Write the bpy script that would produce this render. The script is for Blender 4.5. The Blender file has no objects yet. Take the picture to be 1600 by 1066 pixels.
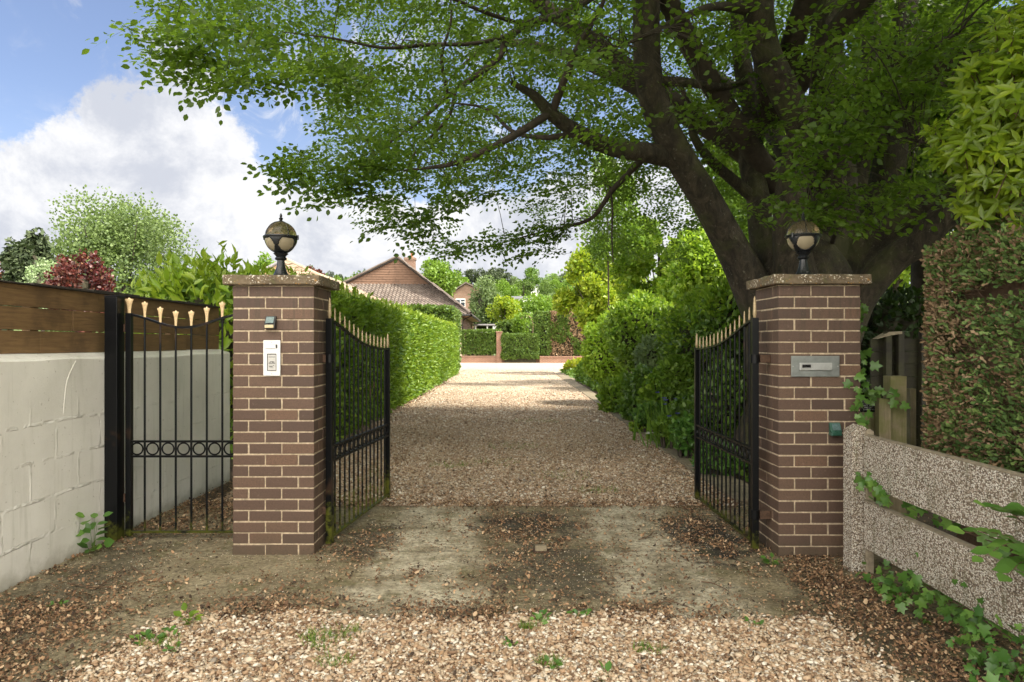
import bpy, math, random
import numpy as np
from mathutils import Vector, Matrix
R = math.radians
rng = np.random.default_rng(11)
random.seed(11)
S = bpy.context.scene
C = S.collection

# ------------------------------------------------------------------ camera
F = 1600 * 24 / 36.0            # focal length in photo pixels
CH = 1.44                       # camera height
cd = bpy.data.cameras.new('camera')
cam = bpy.data.objects.new('camera', cd); C.objects.link(cam)
cam.location = (0, 0, CH); cam.rotation_euler = (R(90), 0, 0)
cd.lens = 24; cd.sensor_width = 36; cd.shift_y = 3 / 1600.0
cd.clip_start = 0.05; cd.clip_end = 3000
S.camera = cam

def P(px, py, Y):               # a sight line of the photo met at depth Y
    return ((px - 800) * Y / F, Y, CH - (py - 536) * Y / F)

# ------------------------------------------------------------------ sun
sun_to = Vector((0.60, -0.20, 0.80)).normalized()
sl = bpy.data.lights.new('sun', 'SUN'); sl.energy = 4.8; sl.angle = R(8); sl.color = (1.0, 0.93, 0.80)
so = bpy.data.objects.new('sun', sl); C.objects.link(so)
so.rotation_euler = sun_to.to_track_quat('Z', 'Y').to_euler()
so.location = (20, -10, 30)

# ------------------------------------------------------------------ view
S.view_settings.view_transform = 'Standard'
S.view_settings.look = 'None'
S.view_settings.exposure = 1.1
S.view_settings.gamma = 1.0
S.cycles.max_bounces = 7
S.cycles.diffuse_bounces = 4
S.cycles.glossy_bounces = 3
S.cycles.transmission_bounces = 6
S.cycles.transparent_max_bounces = 6
S.cycles.sample_clamp_indirect = 6
S.cycles.use_denoising = True

# ------------------------------------------------------------------ node helpers
class NT:
    def __init__(s, tree): s.t = tree; s.n = tree.nodes; s.l = tree.links
    def add(s, typ, **kw):
        nd = s.n.new(typ)
        for k, v in kw.items():
            if k.startswith('i_'):
                nd.inputs[k[2:].replace('_', ' ')].default_value = v
            else: setattr(nd, k, v)
        return nd
    def link(s, a, b): s.l.new(a, b)
    def val(s, sock, v):
        if hasattr(v, 'is_linked') or hasattr(v, 'links'): s.link(v, sock)
        else: sock.default_value = v
    def math(s, op, a, b=None, c=None, clamp=False):
        m = s.n.new('ShaderNodeMath'); m.operation = op; m.use_clamp = clamp
        s.val(m.inputs[0], a)
        if b is not None: s.val(m.inputs[1], b)
        if c is not None: s.val(m.inputs[2], c)
        return m.outputs[0]
    def mix(s, f, a, b, mode='MIX'):
        m = s.n.new('ShaderNodeMix'); m.data_type = 'RGBA'; m.blend_type = mode
        s.val(m.inputs[0], f)
        for i, v in ((6, a), (7, b)):
            if isinstance(v, tuple): m.inputs[i].default_value = (*v[:3], 1)
            else: s.link(v, m.inputs[i])
        return m.outputs[2]
    def noise(s, vec, scale, detail=4, rough=0.6, dist=0.0):
        n = s.n.new('ShaderNodeTexNoise')
        if vec is not None: s.link(vec, n.inputs['Vector'])
        n.inputs['Scale'].default_value = scale; n.inputs['Detail'].default_value = detail
        n.inputs['Roughness'].default_value = rough; n.inputs['Distortion'].default_value = dist
        return n.outputs['Fac']
    def ramp(s, f, stops, interp='LINEAR'):
        r = s.n.new('ShaderNodeValToRGB'); s.link(f, r.inputs[0]); cr = r.color_ramp; cr.interpolation = interp
        while len(cr.elements) < len(stops): cr.elements.new(0.5)
        for e, (p, c) in zip(cr.elements, stops):
            e.position = p; e.color = (c, c, c, 1) if isinstance(c, (int, float)) else (*c, 1)
        return r.outputs[0]
    def sstep(s, v, a, b):
        m = s.n.new('ShaderNodeMapRange'); m.interpolation_type = 'SMOOTHSTEP'
        s.val(m.inputs['Value'], v); m.inputs['From Min'].default_value = a; m.inputs['From Max'].default_value = b
        return m.outputs[0]
    def bump(s, h, strength=0.5, dist=0.01, normal=None):
        b = s.n.new('ShaderNodeBump'); s.link(h, b.inputs['Height'])
        b.inputs['Strength'].default_value = strength; b.inputs['Distance'].default_value = dist
        if normal is not None: s.link(normal, b.inputs['Normal'])
        return b.outputs[0]

# ------------------------------------------------------------------ world: Nishita sky behind fair weather cloud
W = bpy.data.worlds.new('World'); S.world = W; W.use_nodes = True
w = NT(W.node_tree); w.n.clear()
sky = w.add('ShaderNodeTexSky', sky_type='NISHITA', sun_disc=False)
sky.sun_elevation = math.asin(sun_to.z); sky.sun_rotation = math.atan2(sun_to.x, sun_to.y)
sky.air_density = 1.0; sky.dust_density = 0.6; sky.ozone_density = 1.6
tc = w.add('ShaderNodeTexCoord')
sep = w.add('ShaderNodeSeparateXYZ'); w.link(tc.outputs['Generated'], sep.inputs[0])
ay = w.math('MAXIMUM', w.math('ABSOLUTE', sep.outputs[1]), 0.25)
u = w.math('DIVIDE', sep.outputs[0], ay)
v = w.math('DIVIDE', sep.outputs[2], ay)
ux = w.math('MULTIPLY_ADD', u, 0.5, 0.5)      # azimuth -1..1 -> 0..1
def U(px): return ((px - 800) / F) * 0.5 + 0.5
def V(py): return (536 - py) / F
prof = w.ramp(ux, [(0.0, 0.32), (U(0), V(190)), (U(110), V(165)), (U(190), V(125)), (U(285), V(50)), (U(335), V(95)),
                   (U(385), V(175)), (U(430), V(270)), (U(520), V(335)), (U(700), V(300)), (U(1000), V(270)), (1.0, 0.35)])
n1 = w.noise(tc.outputs['Generated'], 6.5, 10, 0.66, 0.15)
n2 = w.noise(tc.outputs['Generated'], 2.2, 6, 0.55, 0.4)
n3 = w.noise(tc.outputs['Generated'], 16, 6, 0.65, 0.8)
edge = w.math('ADD', w.math('SUBTRACT', prof, v), w.math('MULTIPLY', w.math('SUBTRACT', n1, 0.5), 0.42))
mask = w.sstep(edge, -0.012, 0.03)
hi = w.math('MULTIPLY', w.sstep(n2, 0.50, 0.62), w.sstep(v, 0.75, 1.2))       # more cloud overhead, added for brightness out of the picture
wisp = w.math('MULTIPLY', w.math('MULTIPLY', w.sstep(n3, 0.50, 0.70), w.sstep(n2, 0.42, 0.56)), 0.7)
back = w.math('MULTIPLY', w.sstep(sep.outputs[1], 0.05, -0.35), w.sstep(n2, 0.36, 0.52))  # wide unseen cloud cover added behind the viewer as fill
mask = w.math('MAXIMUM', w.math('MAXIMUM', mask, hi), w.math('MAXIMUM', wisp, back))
shade = w.sstep(w.math('ADD', w.noise(tc.outputs['Generated'], 4.2, 9, 0.66, 0.3), w.math('MULTIPLY', edge, -0.5)), 0.33, 0.54)
ccol = w.mix(shade, (3.2, 3.35, 3.75), (5.0, 5.0, 5.05))
hor = w.sstep(v, 0.42, 0.0)
skc = w.mix(1.0, sky.outputs[0], (0.90, 0.86, 0.93), 'MULTIPLY')
skc = w.mix(0.10, skc, (3.0, 3.1, 3.5))
skc = w.mix(w.math('MULTIPLY', hor, 0.45), skc, (3.2, 3.8, 4.8))
brt = w.mix(w.sstep(sep.outputs[1], 0.1, -0.5), (1, 1, 1), (4.8, 4.45, 3.85))    # unseen cloud behind the viewer, brightened and warmed as added fill light
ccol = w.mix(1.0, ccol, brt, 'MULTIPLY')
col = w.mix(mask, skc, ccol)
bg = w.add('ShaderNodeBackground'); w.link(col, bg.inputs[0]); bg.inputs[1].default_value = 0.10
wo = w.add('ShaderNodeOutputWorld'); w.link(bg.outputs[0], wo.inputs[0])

# ------------------------------------------------------------------ materials
MATS = {}
def newmat(name):
    m = bpy.data.materials.new(name); m.use_nodes = True
    t = NT(m.node_tree); t.n.clear()
    out = t.add('ShaderNodeOutputMaterial')
    b = t.add('ShaderNodeBsdfPrincipled'); t.link(b.outputs[0], out.inputs[0])
    co = t.add('ShaderNodeTexCoord').outputs['Object']
    MATS[name] = m
    return m, t, b, co, out
def world_pos(t): return t.add('ShaderNodeNewGeometry').outputs['Position']
def island(t): return t.add('ShaderNodeNewGeometry').outputs['Random Per Island']

def simple(name, col, rough=0.5, metal=0.0, var=0.15, scale=20, bump=0.0, bscale=60):
    m, t, b, co, o = newmat(name)
    n = t.noise(co, scale, 5, 0.65)
    lo = tuple(c * (1 - var) for c in col); hi_ = tuple(min(1, c * (1 + var)) for c in col)
    t.link(t.ramp(n, [(0.3, lo), (0.7, hi_)]), b.inputs['Base Color'])
    b.inputs['Metallic'].default_value = metal
    t.link(t.ramp(t.noise(co, scale * 2.3, 3), [(0.3, max(0.02, rough - .12)), (0.7, min(1, rough + .12))]), b.inputs['Roughness'])
    if bump: t.link(t.bump(t.noise(co, bscale, 5, 0.7), bump, 0.004), b.inputs['Normal'])
    return m

def leafmat(name, stops, transl=0.35, tcol=(0.20, 0.32, 0.02), rough=0.42, spec=0.4):
    m, t, b, co, o = newmat(name)
    r = island(t)
    c = t.ramp(r, stops)
    n = t.noise(world_pos(t), 1.3, 3)
    c2 = t.mix(t.math('MULTIPLY', t.sstep(n, 0.42, 0.6), 0.35), c, tuple(x * 0.6 for x in stops[-1][1]))
    t.link(c2, b.inputs['Base Color'])
    b.inputs['Roughness'].default_value = rough
    b.inputs['Specular IOR Level'].default_value = spec
    tr = t.add('ShaderNodeBsdfTranslucent')
    t.link(t.mix(0.65, c, tcol), tr.inputs[0])
    ms = t.add('ShaderNodeMixShader'); ms.inputs[0].default_value = transl
    t.link(b.outputs[0], ms.inputs[1]); t.link(tr.outputs[0], ms.inputs[2]); t.link(ms.outputs[0], o.inputs[0])
    return m

def build_materials():
    # bricks
    m, t, b, co, o = newmat('brown_brick')
    r = island(t)
    base = t.ramp(r, [(0, (.074, .046, .034)), (.2, (.093, .057, .041)), (.7, (.110, .067, .047)), (.92, (.128, .078, .052)), (1, (.15, .087, .055))])
    n = t.noise(co, 90, 6, .75); n2_ = t.noise(co, 7, 4)
    c = t.mix(t.math('MULTIPLY', t.sstep(n, .42, .68), .5), base, (.055, .034, .028))
    c = t.mix(t.math('MULTIPLY', t.sstep(t.noise(co, 34, 6, .75), .60, .72), .28), c, (.36, .27, .20))
    wp = t.add('ShaderNodeSeparateXYZ'); t.link(world_pos(t), wp.inputs[0])
    damp = t.math('MULTIPLY', t.sstep(t.math('ADD', wp.outputs[2], t.math('MULTIPLY', n2_, .35)), .42, .12), .5)
    c = t.mix(damp, c, (.055, .05, .03))
    mr = t.add('ShaderNodeMapping'); t.link(co, mr.inputs[0]); mr.inputs['Scale'].default_value = (22, 22, 1.3)
    run = t.math('MULTIPLY', t.sstep(t.noise(mr.outputs[0], 1.2, 5, .65), .47, .66), t.sstep(wp.outputs[2], 1.25, 1.82))
    c = t.mix(t.math('MULTIPLY', run, .55), c, (.045, .036, .024))
    t.link(c, b.inputs['Base Color']); b.inputs['Roughness'].default_value = .72
    mp = t.add('ShaderNodeMapping'); t.link(co, mp.inputs[0]); mp.inputs['Scale'].default_value = (1, 1, 14)
    t.link(t.bump(t.math('ADD', t.noise(mp.outputs[0], 25, 3), n), .35, .003), b.inputs['Normal'])
    simple('mortar', (.46, .37, .26), .95, var=.4, scale=45, bump=.6, bscale=180)
    # far red bricks
    for nm, c1, c2_, mo in (('red_brick', (.25, .125, .08), (.18, .09, .06), (.36, .29, .22)), ('house_brick', (.22, .12, .08), (.17, .09, .062), (.4, .33, .26))):
        m, t, b, co, o = newmat(nm)
        br = t.add('ShaderNodeTexBrick'); sp = t.add('ShaderNodeSeparateXYZ'); t.link(co, sp.inputs[0])
        cb = t.add('ShaderNodeCombineXYZ'); t.link(t.math('ADD', sp.outputs[0], sp.outputs[1]), cb.inputs[0]); t.link(sp.outputs[2], cb.inputs[1])
        t.link(cb.outputs[0], br.inputs['Vector'])
        br.inputs['Scale'].default_value = 1; br.inputs['Brick Width'].default_value = .225; br.inputs['Row Height'].default_value = .075
        br.inputs['Mortar Size'].default_value = .007; br.inputs['Color1'].default_value = (*c1, 1); br.inputs['Color2'].default_value = (*c2_, 1); br.inputs['Mortar'].default_value = (*mo, 1)
        t.link(t.mix(t.math('MULTIPLY', t.noise(co, 5), .4), br.outputs[0], tuple(x * .6 for x in c1)), b.inputs['Base Color']); b.inputs['Roughness'].default_value = .85
    # lichen covered concrete cap
    m, t, b, co, o = newmat('lichen_concrete')
    c = t.ramp(t.noise(co, 16, 6, .7), [(.3, (.07, .052, .032)), (.5, (.135, .10, .062)), (.7, (.20, .155, .10))])
    c = t.mix(t.math('MULTIPLY', t.sstep(t.noise(co, 6, 3), .5, .65), .55), c, (.12, .12, .045))
    sp_ = t.sstep(t.noise(co, 70, 3, .6), .56, .62)
    c = t.mix(t.math('MULTIPLY', sp_, t.sstep(t.noise(co, 9, 2), .42, .6)), c, (.74, .69, .58))
    c = t.mix(t.math('MULTIPLY', t.sstep(t.noise(co, 45, 2), .64, .7), .6), c, (.55, .27, .05))
    t.link(c, b.inputs['Base Color']); b.inputs['Roughness'].default_value = .95
    t.link(t.bump(t.noise(co, 60, 6, .75), .9, .006), b.inputs['Normal'])
    # iron
    def iron(name, base, algae):
        m, t, b, co, o = newmat(name)
        wp = t.add('ShaderNodeSeparateXYZ'); t.link(world_pos(t), wp.inputs[0])
        n = t.noise(world_pos(t), 14, 5, .7); n2 = t.noise(world_pos(t), 3, 3)
        hgt = t.math('SUBTRACT', 1.0, t.math('MULTIPLY', wp.outputs[2], 1 / algae[0]))
        f = t.math('MULTIPLY', t.sstep(t.math('ADD', hgt, t.math('MULTIPLY', t.math('SUBTRACT', n, .5), 1.8)), algae[1], algae[1] + .35), algae[2])
        c = t.mix(f, base, (.115, .125, .018))
        c = t.mix(t.math('MULTIPLY', t.sstep(n2, .62, .7), .35), c, (.09, .05, .03))
        t.link(c, b.inputs['Base Color']); b.inputs['Roughness'].default_value = .33; b.inputs['Specular IOR Level'].default_value = .2
        t.link(t.bump(n, .25, .002), b.inputs['Normal'])
    iron('black_iron', (.005, .0055, .0065), (.40, .62, .55))
    iron('black_iron_mossy', (.005, .0055, .0065), (.95, .62, .75))
    simple('black_cast_iron', (.010, .0115, .014), .34, var=.3, scale=30, bump=.3)
    simple('cream_gold_paint', (.68, .50, .28), .45, metal=.15, var=.18, scale=60)
    simple('worn_gold_paint', (.38, .29, .165), .45, metal=.25, var=.35, scale=70)
    # rendered block wall
    m, t, b, co, o = newmat('painted_block')
    sp = t.add('ShaderNodeSeparateXYZ'); t.link(co, sp.inputs[0])
    cb = t.add('ShaderNodeCombineXYZ'); t.link(sp.outputs[1], cb.inputs[0]); t.link(sp.outputs[2], cb.inputs[1])
    nz = t.add('ShaderNodeTexNoise'); t.link(co, nz.inputs['Vector']); nz.inputs['Scale'].default_value = 4; nz.inputs['Detail'].default_value = 4
    vm = t.add('ShaderNodeVectorMath', operation='MULTIPLY_ADD'); t.link(nz.outputs['Color'], vm.inputs[0]); vm.inputs[1].default_value = (.035, .035, 0); t.link(cb.outputs[0], vm.inputs[2])
    br = t.add('ShaderNodeTexBrick'); t.link(vm.outputs[0], br.inputs['Vector']); br.inputs['Scale'].default_value = 1
    br.inputs['Brick Width'].default_value = .47; br.inputs['Row Height'].default_value = .238; br.inputs['Mortar Size'].default_value = .011; br.inputs['Mortar Smooth'].default_value = .35
    br.inputs['Color1'].default_value = (1, 1, 1, 1); br.inputs['Color2'].default_value = (1, 1, 1, 1); br.inputs['Mortar'].default_value = (0, 0, 0, 1)
    ln = t.noise(co, 2.2, 5, .6); low = t.sstep(sp.outputs[2], 1.12, .95)
    jn = t.math('MULTIPLY', t.math('MULTIPLY', t.math('SUBTRACT', 1.0, br.outputs['Color']), low), t.sstep(t.noise(co, 5, 3), .36, .52))
    c = t.ramp(ln, [(.3, (.66, .64, .59)), (.7, (.80, .78, .73))])
    c = t.mix(t.math('MULTIPLY', t.sstep(t.math('ADD', sp.outputs[2], t.math('MULTIPLY', t.noise(co, 8, 5), .22)), .24, .08), .6), c, (.17, .155, .10))
    c = t.mix(t.math('MULTIPLY', t.sstep(t.noise(co, 30, 4), .64, .70), .45), c, (.26, .22, .16))
    mp = t.add('ShaderNodeMapping'); t.link(co, mp.inputs[0]); mp.inputs['Scale'].default_value = (9, 9, .7)
    c = t.mix(t.math('MULTIPLY', t.sstep(t.noise(mp.outputs[0], 2.0, 4, .6), .52, .72), .25), c, (.36, .36, .28))
    t.link(c, b.inputs['Base Color']); b.inputs['Roughness'].default_value = .8
    h = t.math('ADD', t.math('MULTIPLY', t.noise(co, 38, 6, .7), .22), t.math('MULTIPLY', jn, t.ramp(t.noise(co, 7, 3), [(.4, -.9), (.6, .9)])))
    jn2 = t.math('MULTIPLY', jn, t.math('SUBTRACT', t.noise(co, 6, 2), .42))
    h = t.math('ADD', t.math('MULTIPLY', t.noise(co, 38, 6, .7), .25), t.math('MULTIPLY', jn2, 6.0))
    t.link(t.bump(h, .9, .011), b.inputs['Normal'])
    # timber
    def wood(name, c1, c2, axis=1, green=0.0, sc=5):
        m, t, b, co, o = newmat(name)
        mp = t.add('ShaderNodeMapping'); t.link(co, mp.inputs[0])
        s3 = [14, 14, 14]; s3[axis] = .9; mp.inputs['Scale'].default_value = s3
        g = t.noise(mp.outputs[0], sc, 6, .65, .6)
        c = t.ramp(g, [(.3, c1), (.7, c2)])
        c = t.mix(t.math('MULTIPLY', t.sstep(t.noise(co, 3.5, 5), .45, .7), .6), c, tuple(x * .45 for x in c1))
        rr = island(t); c = t.mix(t.math('MULTIPLY', rr, .35), c, tuple(x * .6 for x in c2))
        if green: c = t.mix(t.math('MULTIPLY', t.sstep(t.noise(co, 5, 4), .40, .6), green), c, (.17, .19, .04))
        t.link(c, b.inputs['Base Color']); b.inputs['Roughness'].default_value = .75
        t.link(t.bump(g, .4, .004), b.inputs['Normal'])
    wood('fence_wood', (.11, .062, .026), (.23, .135, .055), 1)
    wood('grey_post_wood', (.24, .19, .11), (.42, .35, .22), 2, .6)
    wood('dark_fence_wood', (.016, .014, .008), (.035, .03, .018), 0, .1)
    wood('trellis_wood', (.24, .17, .10), (.36, .27, .17), 2)
    wood('cladding_wood', (.15, .082, .052), (.22, .128, .082), 0)
    wood('pale_cladding', (.55, .38, .20), (.66, .48, .28), 0)
    simple('felt_capping', (.035, .028, .024), .9, var=.4)
    # exposed aggregate
    m, t, b, co, o = newmat('exposed_aggregate')
    vo = t.add('ShaderNodeTexVoronoi'); vo.inputs['Scale'].default_value = 150; vo.inputs['Randomness'].default_value = 1
    mp = t.add('ShaderNodeMapping'); t.link(co, mp.inputs[0]); mp.inputs['Scale'].default_value = (1, .75, 1.1)
    t.link(mp.outputs[0], vo.inputs['Vector'])
    sx = t.add('ShaderNodeSeparateColor'); t.link(vo.outputs['Color'], sx.inputs[0])
    c = t.ramp(sx.outputs[0], [(0, (.12, .09, .07)), (.2, (.28, .215, .16)), (.4, (.48, .41, .33)), (.62, (.64, .59, .51)), (.84, (.82, .79, .71)), (1, (.36, .25, .18))], 'CONSTANT')
    dst = t.sstep(vo.outputs['Distance'], .42, .85)
    c = t.mix(dst, c, (.16, .125, .09))
    c = t.mix(t.math('MULTIPLY', t.sstep(t.noise(co, 4, 4), .5, .72), .4), c, (.2, .17, .11))
    mq = t.add('ShaderNodeMapping'); t.link(co, mq.inputs[0]); mq.inputs['Scale'].default_value = (12, 12, 1.6)
    c = t.mix(t.math('MULTIPLY', t.sstep(t.noise(mq.outputs[0], 1.6, 5, .65), .52, .68), .5), c, (.13, .125, .06))
    t.link(c, b.inputs['Base Color']); b.inputs['Roughness'].default_value = .85
    t.link(t.bump(vo.outputs['Distance'], 1.0, -.006), b.inputs['Normal'])
    simple('smooth_concrete', (.25, .21, .15), .92, var=.35, scale=25, bump=.6, bscale=90)
    simple('stained_paving', (.20, .165, .11), .95, var=.35, scale=9, bump=.6, bscale=70)
    # concrete apron
    m, t, b, co, o = newmat('apron_concrete')
    wp = t.add('ShaderNodeSeparateXYZ'); t.link(co, wp.inputs[0])
    X, Y = wp.outputs[0], wp.outputs[1]
    wob = t.math('MULTIPLY', t.math('SUBTRACT', t.noise(co, 2.2, 5, .65), .5), .8)
    xx = t.math('ADD', X, wob)
    def band(lo, hi_, s_): return t.math('MULTIPLY', t.sstep(xx, lo, lo + s_), t.sstep(xx, hi_, hi_ - s_))
    track = t.math('MAXIMUM', band(-1.05, -.15, .25), band(.48, 1.42, .28))
    n = t.noise(co, 30, 8, .72); nb = t.noise(co, 3.5, 6, .65)
    dirty = t.ramp(nb, [(.3, (.16, .128, .07)), (.5, (.27, .222, .13)), (.7, (.40, .34, .21))])
    clean = t.ramp(nb, [(.3, (.46, .405, .29)), (.7, (.70, .63, .47))])
    c = t.mix(t.math('MULTIPLY', track, t.sstep(t.math('ADD', nb, t.math('MULTIPLY', n, .3)), .42, .72)), dirty, clean)
    left = t.math('MULTIPLY', t.sstep(xx, -1.0, -1.5), .55)
    c = t.mix(left, c, t.ramp(nb, [(.3, (.27, .225, .14)), (.7, (.42, .36, .24))]))
    c = t.mix(t.math('MULTIPLY', t.sstep(n, .38, .66), .7), c, (.065, .05, .028))
    c = t.mix(t.math('MULTIPLY', t.sstep(t.noise(co, 110, 4, .7), .6, .72), .5), c, (.42, .37, .27))
    def blot(cx, cy, rx, ry, amt):
        dx = t.math('DIVIDE', t.math('SUBTRACT', X, cx), rx); dy = t.math('DIVIDE', t.math('SUBTRACT', Y, cy), ry)
        d = t.math('ADD', t.math('MULTIPLY', dx, dx), t.math('MULTIPLY', dy, dy))
        d = t.math('ADD', d, t.math('MULTIPLY', t.math('SUBTRACT', t.noise(co, 5.5, 9, .8), .5), 7.5))
        return t.math('MULTIPLY', t.sstep(d, 1.15, .35), amt)
    for q in ((.15, 5.4, .42, .45, .85), (.25, 4.4, .42, .62, .6), (1.45, 5.1, .30, .7, .95), (-1.05, 5.0, .22, .5, .6), (1.95, 3.6, .4, .9, .5), (-2.6, 4.0, .3, 1.4, .5)):
        c = t.mix(blot(*q), c, (.022, .019, .012))
    jl = t.math('ABSOLUTE', t.math('SUBTRACT', t.math('ADD', Y, t.math('MULTIPLY', t.math('SUBTRACT', t.noise(co, 6, 4), .5), .05)), 4.72))
    c = t.mix(t.math('MULTIPLY', t.sstep(jl, .009, .003), .75), c, (.035, .028, .018))
    ck = t.math('ABSOLUTE', t.math('SUBTRACT', t.noise(co, 1.1, 5, .62), .5))
    c = t.mix(t.math('MULTIPLY', t.sstep(ck, .0028, .0008), .8), c, (.03, .025, .016))
    c = t.mix(t.math('MULTIPLY', t.sstep(t.noise(co, 13, 3, .5), .745, .77), .85), c, (.66, .63, .55))
    moss = t.math('MULTIPLY', t.sstep(t.noise(co, 4.3, 5, .7), .52, .66), .5)
    c = t.mix(moss, c, (.10, .095, .022))
    t.link(c, b.inputs['Base Color']); b.inputs['Roughness'].default_value = .9
    t.link(t.bump(t.math('ADD', n, t.math('MULTIPLY', nb, 2)), 1.0, .014), b.inputs['Normal'])
    # gravel beds (below the loose stones)
    for nm, sc in (('gravel_bed', 55.0), ):
        m, t, b, co, o = newmat(nm)
        vo = t.add('ShaderNodeTexVoronoi'); vo.inputs['Scale'].default_value = sc; t.link(co, vo.inputs['Vector'])
        sx = t.add('ShaderNodeSeparateColor'); t.link(vo.outputs['Color'], sx.inputs[0])
        c = t.ramp(sx.outputs[0], [(0, (.20, .125, .075)), (.2, (.40, .265, .17)), (.45, (.55, .41, .29)), (.7, (.70, .60, .47)), (.88, (.36, .30, .24))], 'CONSTANT')
        sp = t.add('ShaderNodeSeparateXYZ'); t.link(co, sp.inputs[0])
        # trodden litter lies thick near the gate and thins out along the drive
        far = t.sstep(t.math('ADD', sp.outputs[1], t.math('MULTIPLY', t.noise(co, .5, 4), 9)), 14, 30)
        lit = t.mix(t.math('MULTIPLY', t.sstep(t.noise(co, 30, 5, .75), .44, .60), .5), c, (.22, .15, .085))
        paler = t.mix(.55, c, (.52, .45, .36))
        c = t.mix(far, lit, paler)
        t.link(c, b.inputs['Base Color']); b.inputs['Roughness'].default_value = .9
        t.link(t.bump(vo.outputs['Distance'], 1.0, -.02), b.inputs['Normal'])
    # loose stones
    m, t, b, co, o = newmat('flint_stone')
    c = t.ramp(island(t), [(0, (.18, .105, .06)), (.12, (.38, .25, .15)), (.30, (.50, .36, .235)), (.50, (.60, .475, .34)), (.70, (.72, .62, .48)), (.84, (.86, .80, .69)), (.94, (.27, .24, .20))], 'CONSTANT')
    c = t.mix(t.math('MULTIPLY', t.noise(co, 120, 3), .5), c, (.26, .18, .11))
    sp = t.add('ShaderNodeSeparateXYZ'); t.link(world_pos(t), sp.inputs[0])      # chippings mixed paler further along the drive
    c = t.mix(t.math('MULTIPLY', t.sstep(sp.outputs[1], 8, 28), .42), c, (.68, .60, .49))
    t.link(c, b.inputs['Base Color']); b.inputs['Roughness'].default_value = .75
    m, t, b, co, o = newmat('dead_leaf')
    c = t.ramp(island(t), [(0, (.045, .027, .016)), (.2, (.12, .065, .034)), (.45, (.24, .135, .07)), (.7, (.36, .225, .125)), (.88, (.48, .34, .21))], 'CONSTANT')
    t.link(c, b.inputs['Base Color']); b.inputs['Roughness'].default_value = .8
    # soil and grassland
    m, t, b, co, o = newmat('soil')
    c = t.ramp(t.noise(co, 6, 7, .7), [(.3, (.035, .024, .014)), (.7, (.10, .068, .04))])
    t.link(c, b.inputs['Base Color']); b.inputs['Roughness'].default_value = .95; t.link(t.bump(t.noise(co, 25, 6, .7), 1, .03), b.inputs['Normal'])
    m, t, b, co, o = newmat('meadow')
    t.link(t.ramp(t.noise(co, .08, 6, .6), [(.3, (.05, .085, .02)), (.7, (.11, .16, .04))]), b.inputs['Base Color']); b.inputs['Roughness'].default_value = .95
    # bark
    m, t, b, co, o = newmat('beech_bark')
    mp = t.add('ShaderNodeMapping'); t.link(co, mp.inputs[0]); mp.inputs['Scale'].default_value = (1, 1, .45)
    n = t.noise(mp.outputs[0], 9, 10, .76, .9)
    c = t.ramp(n, [(.32, (.012, .0095, .007)), (.48, (.045, .035, .023)), (.6, (.09, .07, .046)), (.74, (.20, .165, .11))])
    c = t.mix(t.math('MULTIPLY', t.sstep(t.noise(co, 22, 6, .7), .60, .68), .6), c, (.24, .23, .17))
    c = t.mix(t.math('MULTIPLY', t.sstep(t.noise(co, 2.2, 5, .6), .48, .64), .55), c, (.09, .10, .028))
    t.link(c, b.inputs['Base Color']); b.inputs['Roughness'].default_value = .85
    t.link(t.bump(t.math('ADD', n, t.math('MULTIPLY', t.noise(co, 60, 5, .7), .4)), 1.0, .06), b.inputs['Normal'])
    simple('dark_bark', (.045, .034, .024), .9, var=.4, scale=10, bump=.8, bscale=30)
    simple('dry_twig', (.12, .075, .045), .85, var=.4, scale=30)
    simple('shadowy_branches', (.040, .036, .020), .95, var=.5, scale=6)  # dark twig tone that stands for shade within hedges and crowns
    # leaves
    leafmat('beech_leaf', [(0, (.05, .10, .016)), (.5, (.08, .145, .022)), (1, (.12, .19, .028))], .55, (.26, .42, .03), .38)
    leafmat('laurel_leaf', [(0, (.06, .14, .016)), (.5, (.11, .21, .02)), (.85, (.19, .31, .03)), (1, (.30, .42, .05))], .35, (.34, .50, .03), .42, .35)
    leafmat('laurel_leaf_young', [(0, (.19, .33, .025)), (.6, (.23, .34, .03)), (1, (.32, .42, .05))], .38, (.40, .52, .03), .32, .5)
    leafmat('rhododendron_leaf', [(0, (.09, .17, .012)), (.6, (.18, .28, .016)), (1, (.30, .39, .025))], .4, (.46, .56, .02), .35, .5)
    leafmat('yew_leaf', [(0, (.03, .07, .015)), (.6, (.06, .115, .022)), (1, (.10, .17, .03))], .15, (.14, .2, .02), .5)
    leafmat('clipped_leaf', [(0, (.05, .10, .02)), (.6, (.09, .16, .028)), (1, (.16, .25, .045))], .25, (.22, .32, .03), .5)
    leafmat('conifer_green', [(0, (.06, .12, .035)), (.6, (.12, .20, .055)), (1, (.22, .32, .09))], .12, (.1, .18, .03), .6, .3)
    leafmat('conifer_brown', [(0, (.13, .082, .045)), (.5, (.27, .18, .10)), (1, (.44, .32, .20))], .08, (.2, .1, .05), .8, .2)
    leafmat('lime_leaf', [(0, (.12, .24, .02)), (.5, (.20, .34, .03)), (1, (.34, .46, .05))], .42, (.42, .60, .04), .42)
    leafmat('gold_green_leaf', [(0, (.14, .26, .02)), (.5, (.25, .36, .025)), (1, (.42, .48, .04))], .4, (.45, .56, .03), .45)
    leafmat('golden_leaf', [(0, (.19, .30, .02)), (.5, (.36, .42, .025)), (1, (.52, .52, .04))], .4, (.55, .6, .03), .45)
    leafmat('fresh_leaf', [(0, (.09, .18, .02)), (.5, (.14, .25, .03)), (1, (.22, .34, .045))], .35, (.28, .45, .03), .45)
    leafmat('shrub_leaf', [(0, (.05, .11, .02)), (.5, (.09, .175, .027)), (1, (.16, .27, .04))], .32, (.26, .42, .03), .35, .5)
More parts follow.
